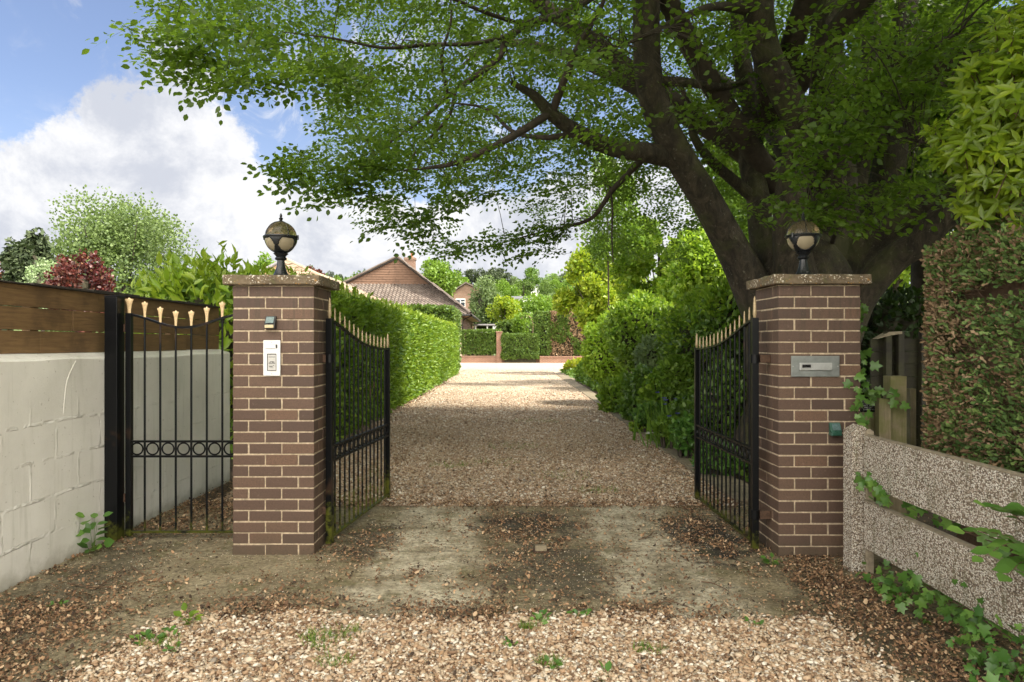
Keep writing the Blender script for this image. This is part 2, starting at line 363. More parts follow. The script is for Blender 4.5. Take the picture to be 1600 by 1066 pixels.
    leafmat('dark_leaf', [(0, (.012, .03, .008)), (.5, (.022, .05, .012)), (1, (.04, .08, .018))], .2, (.08, .14, .01), .5)
    leafmat('ivy_leaf', [(0, (.05, .13, .025)), (.5, (.08, .19, .035)), (1, (.17, .31, .06))], .3, (.22, .4, .04), .35, .5)
    leafmat('airy_leaf', [(0, (.08, .13, .045)), (.5, (.13, .19, .06)), (1, (.20, .28, .09))], .3, (.26, .38, .08), .5)
    leafmat('willow_leaf', [(0, (.10, .16, .06)), (.5, (.15, .22, .085)), (1, (.22, .30, .12))], .35, (.3, .4, .1), .5)
    leafmat('maroon_leaf', [(0, (.035, .012, .014)), (.5, (.08, .02, .02)), (.85, (.17, .035, .03)), (1, (.24, .13, .07))], .2, (.3, .05, .03), .4)
    leafmat('pine_leaf', [(0, (.03, .05, .022)), (.6, (.055, .08, .035)), (1, (.09, .12, .05))], .1, (.1, .14, .04), .6)
    leafmat('pale_leaf', [(0, (.2, .3, .12)), (.6, (.3, .42, .2)), (1, (.45, .52, .34))], .3, (.4, .5, .2), .5)
    leafmat('grass_blade', [(0, (.07, .15, .02)), (1, (.17, .29, .03))], .3, (.25, .4, .03), .5)
    leafmat('bluebell', [(0, (.06, .06, .28)), (1, (.12, .12, .42))], .2, (.1, .1, .5), .5)
    leafmat('white_petal', [(0, (.7, .7, .66)), (1, (.82, .82, .78))], .2, (.8, .8, .7), .5)
    # roofs
    for nm, a_, b_, sc in (('pantile', (.10, .078, .066), (.215, .18, .155), 1), ('pale_tile', (.36, .27, .19), (.46, .36, .27), 1), ('grey_roof', (.12, .125, .135), (.17, .175, .185), 1)):
        m, t, b, co, o = newmat(nm)
        c = t.ramp(t.noise(co, 1.8, 6, .7), [(.35, a_), (.65, b_)])
        c = t.mix(t.math('MULTIPLY', t.sstep(t.noise(co, 9, 4), .55, .68), .6), c, (.14, .075, .045))
        c = t.mix(t.math('MULTIPLY', island(t), .4), c, tuple(x * .6 for x in a_))
        t.link(c, b.inputs['Base Color']); b.inputs['Roughness'].default_value = .9
    simple('cream_render', (.62, .50, .36), .9, var=.06, scale=3)
    simple('white_paint', (.78, .78, .76), .4, var=.04, scale=8)
    simple('white_plastic', (.72, .73, .73), .35, var=.03, scale=12)
    simple('grey_label', (.50, .49, .47), .5, var=.1, scale=40)
    simple('dark_plastic', (.012, .013, .014), .35, var=.2)
    simple('green_plastic', (.03, .10, .07), .35, var=.3)
    simple('cream_lens', (.60, .50, .30), .3, var=.1)
    simple('solar_cell', (.10, .16, .16), .18, var=.3, scale=60)
    simple('brushed_steel', (.30, .32, .31), .48, metal=.85, var=.18, scale=14)
    simple('bright_steel', (.5, .51, .5), .5, metal=.9, var=.12, scale=14)
    simple('gutter_black', (.02, .018, .018), .5)
    simple('terracotta', (.42, .15, .08), .8)
    simple('sign_black', (.008, .008, .009), .3)
    simple('sign_white', (.75, .74, .70), .5, var=.02)
    simple('rusty_metal', (.07, .038, .022), .85, var=.5, scale=80)
    simple('dark_glass', (.03, .04, .05), .08, var=.3, scale=2)
    simple('shed_grey', (.27, .26, .27), .6)
    # smoked lamp glass
    m, t, b, co, o = newmat('smoked_glass')
    b.inputs['Base Color'].default_value = (.46, .36, .20, 1); b.inputs['Roughness'].default_value = .08
    b.inputs['Transmission Weight'].default_value = .85; b.inputs['IOR'].default_value = 1.3
    nn = t.noise(co, 25, 5, .7); t.link(t.mix(t.math('MULTIPLY', t.sstep(nn, .45, .7), .6), (.34, .28, .17), (.20, .16, .10)), b.inputs['Base Color'])
    m, t, b, co, o = newmat('frosted_bowl')
    b.inputs['Base Color'].default_value = (.40, .34, .23, 1); b.inputs['Roughness'].default_value = .25; b.inputs['Transmission Weight'].default_value = .25
build_materials()
M = MATS
# ------------------------------------------------------------------ object helpers
def meta(o, label=None, cat=None, group=None, kind=None):
    if label: o['label'] = label
    if cat: o['category'] = cat
    if group: o['group'] = group
    if kind: o['kind'] = kind
    return o
def thing(name, label, cat, loc=(0, 0, 0), rz=0, group=None):
    o = bpy.data.objects.new(name, None); C.objects.link(o); o.empty_display_size = .1
    o.location = loc; o.rotation_euler = (0, 0, rz)
    return meta(o, label, cat, group)
def link(name, me, mat, parent=None, smooth=False):
    mats = mat if isinstance(mat, (list, tuple)) else [mat]
    for m_ in mats: me.materials.append(M[m_])
    o = bpy.data.objects.new(name, me); C.objects.link(o)
    if parent is not None: o.parent = parent
    if smooth: me.polygons.foreach_set('use_smooth', np.ones(len(me.polygons), dtype=bool))
    return o
def np_mesh(name, verts, faces, mat, parent=None, smooth=False):
    """verts (N,3); faces: list of (M,k) integer arrays"""
    me = bpy.data.meshes.new(name)
    verts = np.ascontiguousarray(verts, dtype=np.float32)
    faces = [np.asarray(f, dtype=np.int32) for f in faces if len(f)]
    me.vertices.add(len(verts)); me.vertices.foreach_set('co', verts.ravel())
    nl = sum(f.size for f in faces); npoly = sum(len(f) for f in faces)
    me.loops.add(nl); me.loops.foreach_set('vertex_index', np.concatenate([f.ravel() for f in faces]))
    me.polygons.add(npoly)
    tot = np.concatenate([np.full(len(f), f.shape[1], np.int32) for f in faces])
    st = np.concatenate([[0], np.cumsum(tot)[:-1]]).astype(np.int32)
    me.polygons.foreach_set('loop_start', st)
    me.update(calc_edges=True)
    return link(name, me, mat, parent, smooth)

class MB:                        # plain mesh collector
    def __init__(s): s.v = []; s.f = []
    def box(s, x0, x1, y0, y1, z0, z1):
        b = len(s.v)
        s.v += [(x0, y0, z0), (x1, y0, z0), (x1, y1, z0), (x0, y1, z0), (x0, y0, z1), (x1, y0, z1), (x1, y1, z1), (x0, y1, z1)]
        s.f += [tuple(b + i for i in q) for q in ((0, 3, 2, 1), (4, 5, 6, 7), (0, 1, 5, 4), (1, 2, 6, 5), (2, 3, 7, 6), (3, 0, 4, 7))]
        return s
    def poly(s, pts):
        b = len(s.v); s.v += [tuple(p) for p in pts]; s.f.append(tuple(range(b, b + len(pts)))); return s
    def prism(s, pts, d):        # polygon pts extruded by vector d
        b = len(s.v); n = len(pts); d = Vector(d)
        s.v += [tuple(p) for p in pts] + [tuple(Vector(p) + d) for p in pts]
        s.f.append(tuple(range(b, b + n))); s.f.append(tuple(range(b + 2 * n - 1, b + n - 1, -1)))
        for i in range(n): j = (i + 1) % n; s.f.append((b + j, b + i, b + n + i, b + n + j))
        return s
    def cyl(s, p0, p1, r0, r1=None, n=10, cap=True):
        r1 = r0 if r1 is None else r1
        p0, p1 = Vector(p0), Vector(p1); d = (p1 - p0).normalized()
        a = d.orthogonal().normalized(); c = d.cross(a); b = len(s.v)
        for p, r in ((p0, r0), (p1, r1)):
            for i in range(n):
                t = 2 * math.pi * i / n; s.v.append(tuple(p + (a * math.cos(t) + c * math.sin(t)) * r))
        for i in range(n): j = (i + 1) % n; s.f.append((b + i, b + j, b + n + j, b + n + i))
        if cap: s.f.append(tuple(range(b + n - 1, b - 1, -1))); s.f.append(tuple(range(b + n, b + 2 * n)))
        return s
    def lathe(s, prof, cx=0, cy=0, n=24, flat=1.0):
        b = len(s.v); k = len(prof)
        for r, z in prof:
            for i in range(n):
                t = 2 * math.pi * i / n; s.v.append((cx + r * math.cos(t), cy + r * math.sin(t) * flat, z))
        for a in range(k - 1):
            for i in range(n): j = (i + 1) % n; s.f.append((b + a * n + i, b + a * n + j, b + (a + 1) * n + j, b + (a + 1) * n + i))
        s.f.append(tuple(range(b + n - 1, b - 1, -1))); s.f.append(tuple(range(b + (k - 1) * n, b + k * n)))
        return s
    def torus(s, c, R_, r, axis='y', n=20, m=6):
        b = len(s.v)
        for i in range(n):
            t = 2 * math.pi * i / n
            for j in range(m):
                p = 2 * math.pi * j / m; q = R_ + r * math.cos(p); h = r * math.sin(p)
                if axis == 'y': s.v.append((c[0] + q * math.cos(t), c[1] + h, c[2] + q * math.sin(t)))
                elif axis == 'z': s.v.append((c[0] + q * math.cos(t), c[1] + q * math.sin(t), c[2] + h))
        for i in range(n):
            for j in range(m):
                i2, j2 = (i + 1) % n, (j + 1) % m; s.f.append((b + i * m + j, b + i2 * m + j, b + i2 * m + j2, b + i * m + j2))
        return s
    def build(s, name, mat, parent=None, smooth=False, bevel=0, seg=2):
        me = bpy.data.meshes.new(name); me.from_pydata(s.v, [], s.f); me.update()
        o = link(name, me, mat, parent, smooth)
        if smooth and hasattr(me, 'set_sharp_from_angle'): me.set_sharp_from_angle(angle=R(40))
        if bevel:
            m_ = o.modifiers.new('bevel', 'BEVEL'); m_.width = bevel; m_.segments = seg; m_.limit_method = 'ANGLE'
        return o

def catmull(pts, k=6):
    P_ = [np.array(p, float) for p in pts]; P_ = [2 * P_[0] - P_[1]] + P_ + [2 * P_[-1] - P_[-2]]; out = []
    for i in range(1, len(P_) - 2):
        a, b, c, d = P_[i - 1:i + 3]
        for j in range(k):
            t = j / k; out.append(.5 * ((2 * b) + (c - a) * t + (2 * a - 5 * b + 4 * c - d) * t * t + (3 * b - a - 3 * c + d) * t ** 3))
    out.append(P_[-2]); return np.array(out)
def tube_arrays(pts, n=10, k=6, rough=0.0, base=0):
    """pts rows x,y,z,r -> verts, quads (offset by base)"""
    q = catmull(pts, k); m = len(q); V_ = []
    prev = None
    for i in range(m):
        d = q[min(i + 1, m - 1), :3] - q[max(i - 1, 0), :3]; d = d / (np.linalg.norm(d) + 1e-9)
        if prev is None:
            a = np.cross(d, [0.3, 1, .1]); a /= np.linalg.norm(a)
        else:
            a = prev - d * np.dot(prev, d); a /= np.linalg.norm(a) + 1e-9
        prev = a; c = np.cross(d, a); r = max(q[i, 3], .001)
        for j in range(n):
            t = 2 * math.pi * j / n
            rr = r * (1 + rough * (math.sin(3 * t + i * .21 + pts[0][0]) * .6 + math.sin(2 * t - i * .13) * .5 + math.sin(5 * t + i * .4) * .25))
            V_.append(q[i, :3] + (a * math.cos(t) + c * math.sin(t)) * rr)
    F_ = []
    for i in range(m - 1):
        for j in range(n):
            j2 = (j + 1) % n; F_.append((base + i * n + j, base + i * n + j2, base + (i + 1) * n + j2, base + (i + 1) * n + j))
    return V_, F_
class Tubes:
    def __init__(s): s.v = []; s.f = []
    def add(s, pts, n=8, k=4, rough=0.0):
        V_, F_ = tube_arrays(pts, n, k, rough, len(s.v)); s.v += V_; s.f += F_; return s
    def build(s, name, mat, parent=None):
        return np_mesh(name, np.array(s.v), [np.array(s.f)], mat, parent, True)

# ------------------------------------------------------------------ leaf scattering
def nrm(a): return a / (np.linalg.norm(a, axis=-1, keepdims=True) + 1e-9)
def basis(d, n):
    d = nrm(d); x = nrm(np.cross(d, n)); z = np.cross(x, d)
    return np.stack([x, d, z], axis=-1)                      # columns
def inst(tv, tfs, pos, rot, scale):
    tv = np.asarray(tv, float); N = len(pos); Vn = len(tv)
    scale = np.asarray(scale, float)
    if scale.ndim == 1: scale = np.repeat(scale[:, None], 3, 1)
    v_ = tv[None] * scale[:, None, :]
    v_ = np.einsum('nij,nvj->nvi', rot, v_) + pos[:, None, :]
    off = (np.arange(N) * Vn)[:, None, None]
    return v_.reshape(-1, 3), [(np.asarray(f)[None] + off).reshape(-1, np.asarray(f).shape[1]) for f in tfs]
def join(parts):
    V_, F_ = [], {}; b = 0
    for v_, fs in parts:
        V_.append(v_)
        for f in fs: F_.setdefault(f.shape[1], []).append(f + b)
        b += len(v_)
    return np.concatenate(V_), [np.concatenate(x) for x in F_.values()]
# unit leaves: along +y from 0 to 1, x = half width
LEAF4 = (np.array([(0, 0, 0), (.30, .45, .06), (0, 1, -.04), (-.30, .45, .06)]), [np.array([(0, 1, 2), (0, 2, 3)])])
LEAF = (np.array([(0, 0, 0), (.26, .28, .05), (.27, .62, .03), (0, 1, -.08), (-.27, .62, .03), (-.26, .28, .05)]), [np.array([(0, 1, 2, 3), (0, 3, 4, 5)])])
LONG = (np.array([(0, 0, 0), (.13, .25, .03), (.155, .6, .0), (0, 1, -.14), (-.155, .6, .0), (-.13, .25, .03)]), [np.array([(0, 1, 2, 3), (0, 3, 4, 5)])])
BLADE = (np.array([(-.03, 0, 0), (.03, 0, 0), (.025, .5, .03), (0, 1, -.12), (-.025, .5, .03)]), [np.array([(0, 1, 2, 4)]), np.array([(4, 2, 3)])])
SCALE = (np.array([(0, 0, 0), (.16, .35, 0), (.05, .42, .02), (.2, .78, -.03), (0, 1, 0), (-.2, .78, -.03), (-.05, .42, .02), (-.16, .35, 0)]), [np.array([(0, 1, 2), (2, 3, 4), (2, 4, 6), (4, 5, 6), (6, 7, 0), (0, 2, 6)])])
_iv = [(0, 0), (.28, -.12), (.50, .12), (.30, .32), (.52, .62), (.22, .62), (0, 1.0), (-.22, .62), (-.52, .62), (-.30, .32), (-.50, .12), (-.28, -.12)]
IVY = (np.array([(x, y, -.12 * abs(x) + (.05 if i == 0 else 0)) for i, (x, y) in enumerate(_iv)] + [(0, .35, .06)]), [np.array([(12, i, (i + 1) % 12) for i in range(12)])])

def leaves(name, mat, pos, d, n, size, tmpl=LEAF, parent=None, wid=1.0):
    size = np.asarray(size) * np.ones(len(pos))
    sc = np.stack([size * wid, size, size], 1)
    v_, fs = inst(tmpl[0], tmpl[1], pos, basis(d, n), sc)
    return np_mesh(name, v_, fs, mat, parent)
def rnd(N, s=1.0): return rng.normal(0, s, (N, 3))

def lumps(p, seed=0, f=1.0):
    """cheap smooth 3d noise in about -1..1"""
    x, y, z = p[..., 0] * f, p[..., 1] * f, p[..., 2] * f
    return (np.sin(1.7 * x + 1.3 * y + seed) * np.sin(1.9 * y - 1.1 * z + 2 * seed) + np.sin(2.3 * z + 1.7 * x + 3 * seed) * .6 + np.sin(4.1 * x - 3.3 * y + 2.9 * z + seed) * .35) / 1.9

def box_surface(N, x0, x1, y0, y1, z0, z1, faces='-x+x-y+y+z', inset=.14, seed=1, lump=.06, rnd_corner=.1):
    A = {'-x': (y1 - y0) * (z1 - z0), '+x': (y1 - y0) * (z1 - z0), '-y': (x1 - x0) * (z1 - z0), '+y': (x1 - x0) * (z1 - z0), '+z': (x1 - x0) * (y1 - y0)}
    fl = [faces[i:i + 2] for i in range(0, len(faces), 2)]
    a = np.array([A[f] for f in fl]); a = a / a.sum()
    pk = rng.choice(len(fl), N, p=a)
    p = np.stack([rng.uniform(x0, x1, N), rng.uniform(y0, y1, N), rng.uniform(z0, z1, N)], 1)
    nn = np.zeros((N, 3)); dep = rng.beta(1.1, 2.6, N) * inset
    for i, f in enumerate(fl):
        k = pk == i; ax = 'xyz'.index(f[1]); hi_ = f[0] == '+'
        p[k, ax] = ((x1, y1, z1) if hi_ else (x0, y0, z0))[ax]; nn[k, ax] = 1 if hi_ else -1
    p = p - nn * dep[:, None] + nn * (lumps(p, seed, 1.6) * lump)[:, None] + nn * (lumps(p, seed + 5, 5) * lump * .5)[:, None]
    c = np.array([(x0 + x1) / 2, (y0 + y1) / 2, (z0 + z1) / 2]); h = np.array([x1 - x0, y1 - y0, z1 - z0]) / 2
    r = (p - c) / h; ex = np.clip(np.abs(r) - (1 - rnd_corner / np.minimum(h, 1.2)), 0, None)
    both = (ex[:, 0] > 0).astype(int) + (ex[:, 1] > 0) + (ex[:, 2] > 0)
    p = np.where((both > 1)[:, None], p - np.sign(r) * ex * h * .45, p)
    return p, nn
def hedge(name, label, box, mat, size, N, faces='-x+x-y+z', tmpl=LONG, up=.5, spread=.7, cat='hedge', group=None, inset=.14, lump=.06, core=.13, wid=1.0, extra=None, ztop_young=None, coremat='shadowy_branches'):
    x0, x1, y0, y1, z0, z1 = box
    root = thing(name, label, cat, ((x0 + x1) / 2, (y0 + y1) / 2, 0), 0, group)
    off = np.array([(x0 + x1) / 2, (y0 + y1) / 2, 0])
    p, nn = box_surface(N, *box, faces=faces, inset=inset, lump=lump)
    d = nn * .8 + rnd(N, spread) + np.array([0, 0, up]); n = nn + rnd(N, .45) + np.array([0, 0, .5])
    sz = rng.uniform(.7, 1.2, N) * size
    leaves('foliage', mat, p - off, d, n, sz, tmpl, root, wid)
    if ztop_young:  # paler shoots, their colour also standing for a sunlit hedge top
        k = ztop_young; q = np.stack([rng.uniform(x0, x1, k), rng.uniform(y0, y1, k), np.full(k, z1)], 1); q[:, 2] += rng.uniform(-.05, .12, k) + lumps(q, 1, 1.6) * lump
        leaves('young_shoots', 'laurel_leaf_young', q - off, rnd(k, .55) + np.array([0, 0, .8]), rnd(k, .6) + np.array([0, 0, .6]), rng.uniform(.7, 1.15, k) * size, tmpl, root, wid)
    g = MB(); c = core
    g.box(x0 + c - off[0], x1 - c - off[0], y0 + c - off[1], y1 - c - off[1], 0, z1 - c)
    g.build('shaded_branch_core', coremat, root)  # solid core, its dark colour standing for inner branches and shade
    return root
def ball_points(N, c, rad, seed=1, lump=.16, lo=.72, zmin=None, f=1.0):
    u_ = nrm(rnd(N)); r = lo + (1 - lo) * rng.uniform(0, 1, N) ** .6
    rad = np.asarray(rad, float); rm = rad.max()
    s_ = 1 + lumps(u_ * 2.2 * f, seed, 1.5) * lump + lumps(u_ * 5 * f, seed + 3, 1.6) * lump * .5
    p = np.asarray(c) + u_ * rad * (r * s_)[:, None]
    if zmin is not None: k = p[:, 2] > zmin; p, u_ = p[k], u_[k]
    return p, u_
def bush(name, label, c, rad, mat, size, N, tmpl=LEAF, cat='shrub', group=None, up=.4, lump=.18, seed=None, zmin=.02, wid=1.0, clump=0, lo=.72, trunk=None, core=.62, spread=.6, top=None):
    """shrub or tree crown: leaves through the outer shell of a lumpy ellipsoid, optionally in sub-clumps; stems inside"""
    seed = seed if seed is not None else random.random() * 50
    root = thing(name, label, cat, (c[0], c[1], 0), 0, group); off = np.array([c[0], c[1], 0])
    if clump:
        rad = tuple(np.asarray(rad) * 1.1)
        cc, cu = ball_points(clump, c, np.asarray(rad) * .80, seed, lump, .55)
        cc = cc[cc[:, 2] > zmin]; k = max(1, N // len(cc)); ps, us = [], []
        for q in cc:
            r_ = np.asarray(rad) * rng.uniform(.20, .36)
            a, b_ = ball_points(k, q, r_, rng.uniform(0, 50), .25, .45); ps.append(a); us.append(b_)
        p, u_ = np.concatenate(ps), np.concatenate(us); kk = p[:, 2] > zmin; p, u_ = p[kk], u_[kk]
    else:
        p, u_ = ball_points(N, c, rad, seed, lump, lo, zmin)
    n_ = len(p)
    d = u_ * .6 + rnd(n_, spread) + np.array([0, 0, up]); nn = u_ + rnd(n_, .5) + np.array([0, 0, .5])
    is_tree = trunk is not None
    if top:   # brighter leaf colour at the top stands for light from above
        zt = (p[:, 2] - c[2]) / rad[2] + rng.normal(0, .3, n_) > top[1]
        leaves('lit_top_leaves', top[0], p[zt] - off, d[zt], nn[zt], rng.uniform(.7, 1.25, zt.sum()) * size, tmpl, root, wid)
        p, d, nn = p[~zt], d[~zt], nn[~zt]; n_ = len(p)
    leaves('crown' if is_tree else 'foliage', mat, p - off, d, nn, rng.uniform(.7, 1.25, n_) * size, tmpl, root, wid)
    T = Tubes(); k = 9 if is_tree else 7
    if is_tree:
        tr, tm = trunk
        Tubes().add([(0, 0, 0, tr * 1.25), (.02, 0, c[2] * .4, tr), (0, .03, c[2] * .9, tr * .7), (0, 0, c[2] + rad[2] * .6, tr * .15)], 8, 4).build('trunk', tm, root)
        z0 = max(c[2] - rad[2] * .6, c[2] * .35)
    else: z0 = 0
    for i in range(k):
        a = i * 2.4 + seed; e = np.array([math.cos(a) * rad[0] * .68, math.sin(a) * rad[1] * .68, c[2] + rad[2] * (.1 + .55 * ((i * 37) % 10) / 10)])
        s_ = np.array([0, 0, z0]) if is_tree else np.array([math.cos(a) * .1, math.sin(a) * .1, 0]); mid = (s_ + e) / 2 + np.array([0, 0, -.06 * rad[2]])
        r0 = (trunk[0] * .35 if is_tree else .025 + .01 * rad[0])
        T.add([(*s_, r0), (*mid, r0 * .6), (*e, r0 * .15)], 5, 3)
    T.build('limbs' if is_tree else 'stems', trunk[1] if is_tree else 'dark_bark', root)
    if core:  # solid dark body standing for inner twigs and the shade among them
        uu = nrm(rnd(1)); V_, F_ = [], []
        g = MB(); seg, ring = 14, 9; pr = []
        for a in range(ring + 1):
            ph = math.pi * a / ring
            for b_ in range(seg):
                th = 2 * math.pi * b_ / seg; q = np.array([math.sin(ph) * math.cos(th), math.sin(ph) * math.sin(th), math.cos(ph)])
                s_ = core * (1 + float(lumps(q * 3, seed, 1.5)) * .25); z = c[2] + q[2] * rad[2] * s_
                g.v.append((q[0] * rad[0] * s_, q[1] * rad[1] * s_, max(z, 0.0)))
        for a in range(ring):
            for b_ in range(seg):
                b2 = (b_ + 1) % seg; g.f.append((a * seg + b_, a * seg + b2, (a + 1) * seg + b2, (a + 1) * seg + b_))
        g.build('shaded_twig_core', 'shadowy_branches', root, True)
    return root
# ================================================================== GROUND
def sheet(name, x0, x1, y0, y1, z, mat, n=1):
    g = MB(); g.poly([(x0, y0, z), (x1, y0, z), (x1, y1, z), (x0, y1, z)])
    o = g.build(name, mat); o['kind'] = 'structure'; return o
sheet('ground', -400, 400, -60, 900, -0.06, 'meadow')
sheet('garden_soil', -14, 14, -6, 60, -0.02, 'soil')
def wavy_sheet(name, xl, xr, y0, y1, z, mat, amp=.04, n=60, ends=0.0, dz=0.0):
    """sheet whose long edges wander a little; xl / xr are functions of y"""
    xs = 14; V_ = []; F_ = []
    for i in range(n + 1):
        y = y0 + (y1 - y0) * i / n
        a = xl(y) + amp * math.sin(y * 3.1) * .6 + amp * math.sin(y * 7.7 + 1) * .4; b = xr(y) + amp * math.sin(y * 2.7 + 2) * .6 + amp * math.sin(y * 8.3) * .4
        for j in range(xs + 1):
            x = a + (b - a) * j / xs
            yy = y + (ends * (math.sin(x * 4.1) * .5 + math.sin(x * 9.3 + 1) * .3) if i in (0, n) else 0)
            V_.append((x, yy, z + dz * (math.sin(x * 1.9 + y * .6) * .5 + math.sin(y * 1.3) * .5)))
    for i in range(n):
        for j in range(xs): a = i * (xs + 1) + j; F_.append((a, a + 1, a + xs + 2, a + xs + 1))
    o = np_mesh(name, np.array(V_), [np.array(F_)], mat, None, True); o['kind'] = 'structure'; return o
# concrete apron across the entrance, running out beside the gravel in front
apron = MB(); apron.box(-2.96, 2.5, 0.6, 6.05, -.12, 0); ap = apron.build('concrete_apron', 'apron_concrete', bevel=.012); ap['kind'] = 'structure'
sheet('side_passage_ground', -2.96, -1.9, 6.05, 8.0, -.008, 'soil')
drive = wavy_sheet('gravel_drive', lambda y: -2.75 if y < 33 else -2.9, lambda y: 2.0 + (.5 if y > 26 else 0), 6.02, 50, .004, 'gravel_bed', .04, 90)
wavy_sheet('gravel_forecourt', lambda y: -1.78 - .12 * (3.6 - y), lambda y: 1.62 + .05 * (3.6 - y), 0.6, 3.56, .006, 'gravel_bed', .03, 30, .03)
wavy_sheet('gravel_yard', lambda y: -16, lambda y: 14, 36.5, 50, .008, 'gravel_bed', .1, 20)
kerb = MB()
yk = 6.1
while yk < 31:
    L = .9; kerb.box(2.0 + rng.normal(0, .008), 2.34 + rng.normal(0, .008), yk, yk + L - .012, -.05, .035 + rng.normal(0, .004)); yk += L
k_ = kerb.build('kerb_path', 'stained_paving', bevel=.008); k_['kind'] = 'structure'

# ---- loose stones ------------------------------------------------
def in_front(x, y):            # forecourt area mask with ragged edge
    e = .05 * np.sin(x * 4.1) + .03 * np.sin(x * 11 + 1)
    return (y < 3.57 + e + rng.normal(0, .035, len(x))) & (x > -1.80 - .12 * (3.6 - y) + rng.normal(0, .05, len(x))) & (x < 1.63 + rng.normal(0, .05, len(x)))
_o = np.array([(1, 0, 0), (-1, 0, 0), (0, 1, 0), (0, -1, 0), (0, 0, 1), (0, 0, -1)], float)
_of = np.array([(0, 2, 4), (2, 1, 4), (1, 3, 4), (3, 0, 4), (2, 0, 5), (1, 2, 5), (3, 1, 5), (0, 3, 5)])
ph = (1 + 5 ** .5) / 2
_i = nrm(np.array([(-1, ph, 0), (1, ph, 0), (-1, -ph, 0), (1, -ph, 0), (0, -1, ph), (0, 1, ph), (0, -1, -ph), (0, 1, -ph), (ph, 0, -1), (ph, 0, 1), (-ph, 0, -1), (-ph, 0, 1)]))
_if = np.array([(0, 11, 5), (0, 5, 1), (0, 1, 7), (0, 7, 10), (0, 10, 11), (1, 5, 9), (5, 11, 4), (11, 10, 2), (10, 7, 6), (7, 1, 8), (3, 9, 4), (3, 4, 2), (3, 2, 6), (3, 6, 8), (3, 8, 9), (4, 9, 5), (2, 4, 11), (6, 2, 10), (8, 6, 7), (9, 8, 1)])
def stones(name, x, y, size, label=None, tv=_i, tf=_if, z=.006, kinds=5):
    N = len(x); out = []
    ks = rng.integers(0, kinds, N)
    for k in range(kinds):
        s_ = ks == k; n_ = s_.sum(); t = tv * (1 + rng.normal(0, .17, (len(tv), 1)))
        yaw = rng.uniform(0, 6.28, n_); tilt = rng.normal(0, .35, n_)
        d = np.stack([np.cos(yaw), np.sin(yaw), np.sin(tilt)], 1); up = np.stack([rng.normal(0, .3, n_), rng.normal(0, .3, n_), np.ones(n_)], 1)
        sz = size[s_]; sc = np.stack([sz * rng.uniform(.6, .95, n_), sz * rng.uniform(.9, 1.35, n_), sz * rng.uniform(.38, .7, n_)], 1)
        pos = np.stack([x[s_], y[s_], z + sz * rng.uniform(.1, .75, n_)], 1)
        out.append(inst(t, [tf], pos, basis(d, up), sc))
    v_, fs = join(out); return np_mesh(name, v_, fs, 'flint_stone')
N = 60000
y = rng.uniform(2.55, 3.72, N); x = rng.uniform(-2.2, 1.85, N); k = in_front(x, y); x, y = x[k], y[k]
yb = rng.uniform(1.0, 2.55, 9000); xb = rng.uniform(-1.85, 1.6, 9000)
x, y = np.concatenate([x, xb]), np.concatenate([y, yb])
g1 = stones('forecourt_gravel', x, y, rng.gamma(5.5, .00125, len(x)) + .0012)
meta(g1, 'pale pink and tan stone chippings across the foreground before the concrete apron', 'gravel', kind='stuff')
def drive_pts(N, y0, y1, p=1.0):
    y = y0 + (y1 - y0) * rng.uniform(0, 1, N) ** p; x = rng.uniform(-2.6, 2.02, N); return x, y
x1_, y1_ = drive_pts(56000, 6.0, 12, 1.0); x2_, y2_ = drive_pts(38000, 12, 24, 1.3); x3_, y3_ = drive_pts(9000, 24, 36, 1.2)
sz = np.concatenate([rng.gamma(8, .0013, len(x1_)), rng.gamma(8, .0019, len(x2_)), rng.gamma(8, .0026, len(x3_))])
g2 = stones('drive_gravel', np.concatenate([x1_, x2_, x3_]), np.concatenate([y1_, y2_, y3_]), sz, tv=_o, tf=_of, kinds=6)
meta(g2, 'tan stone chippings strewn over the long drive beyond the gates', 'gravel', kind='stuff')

# ---- leaf litter: curled beech husks ------------------------------
def litter_density(x, y):
    d = np.full(len(x), .028)
    def blob(cx, cy, rx, ry, a): return a * np.exp(-(((x - cx) / rx) ** 2 + ((y - cy) / ry) ** 2))
    d += blob(-2.55, 3.25, .55, .6, 1.1) + blob(-2.2, 2.85, .5, .4, .8) + blob(-2.85, 4.6, .16, 1.6, .8) + blob(-2.45, 5.9, .5, .7, .6)
    d += blob(.12, 5.4, .52, .5, .62) + blob(.3, 4.4, .42, .65, .40) + blob(1.45, 5.1, .30, .75, 1.0) + blob(-1.02, 4.85, .3, .5, .35)
    d += blob(2.0, 3.2, .24, 1.2, 1.3) + blob(-1.25, 3.75, .5, .12, .8) + blob(-.7, 4.2, .2, .12, .7) + blob(-1.75, 4.1, .35, .1, .6) + blob(1.9, 4.2, .2, .4, .9)
    d += blob(0, 6.05, 2.0, .09, .9) + blob(0, 3.62, 1.8, .12, .9) + blob(0, 3.2, 2.2, .6, .42)
    n_ = lumps(np.stack([x, y, np.zeros(len(x))], 1), 3, 3.5) + .5 * lumps(np.stack([x, y, np.ones(len(x))], 1), 9, 9)
    n2 = lumps(np.stack([x, y, np.ones(len(x)) * 2], 1), 17, 16)
    return d * np.clip(1 + 1.2 * n_ + .9 * n2, .03, 4)
N = 230000
x = rng.uniform(-2.93, 2.45, N); y = rng.uniform(2.3, 6.2, N); k = rng.uniform(0, 1.1, N) < litter_density(x, y) * .62; x, y = x[k], y[k]
xd, yd = drive_pts(15000, 6.0, 20, 1.5); xs = rng.uniform(2.0, 3.4, 5000); ys = rng.uniform(2.2, 14, 5000)
xw = -2.3 - np.abs(rng.normal(0, .25, 5000)); yw = rng.uniform(6, 26, 5000); xw2 = rng.uniform(-2.93, -1.9, 3500); yw2 = rng.uniform(5.1, 7.6, 3500)
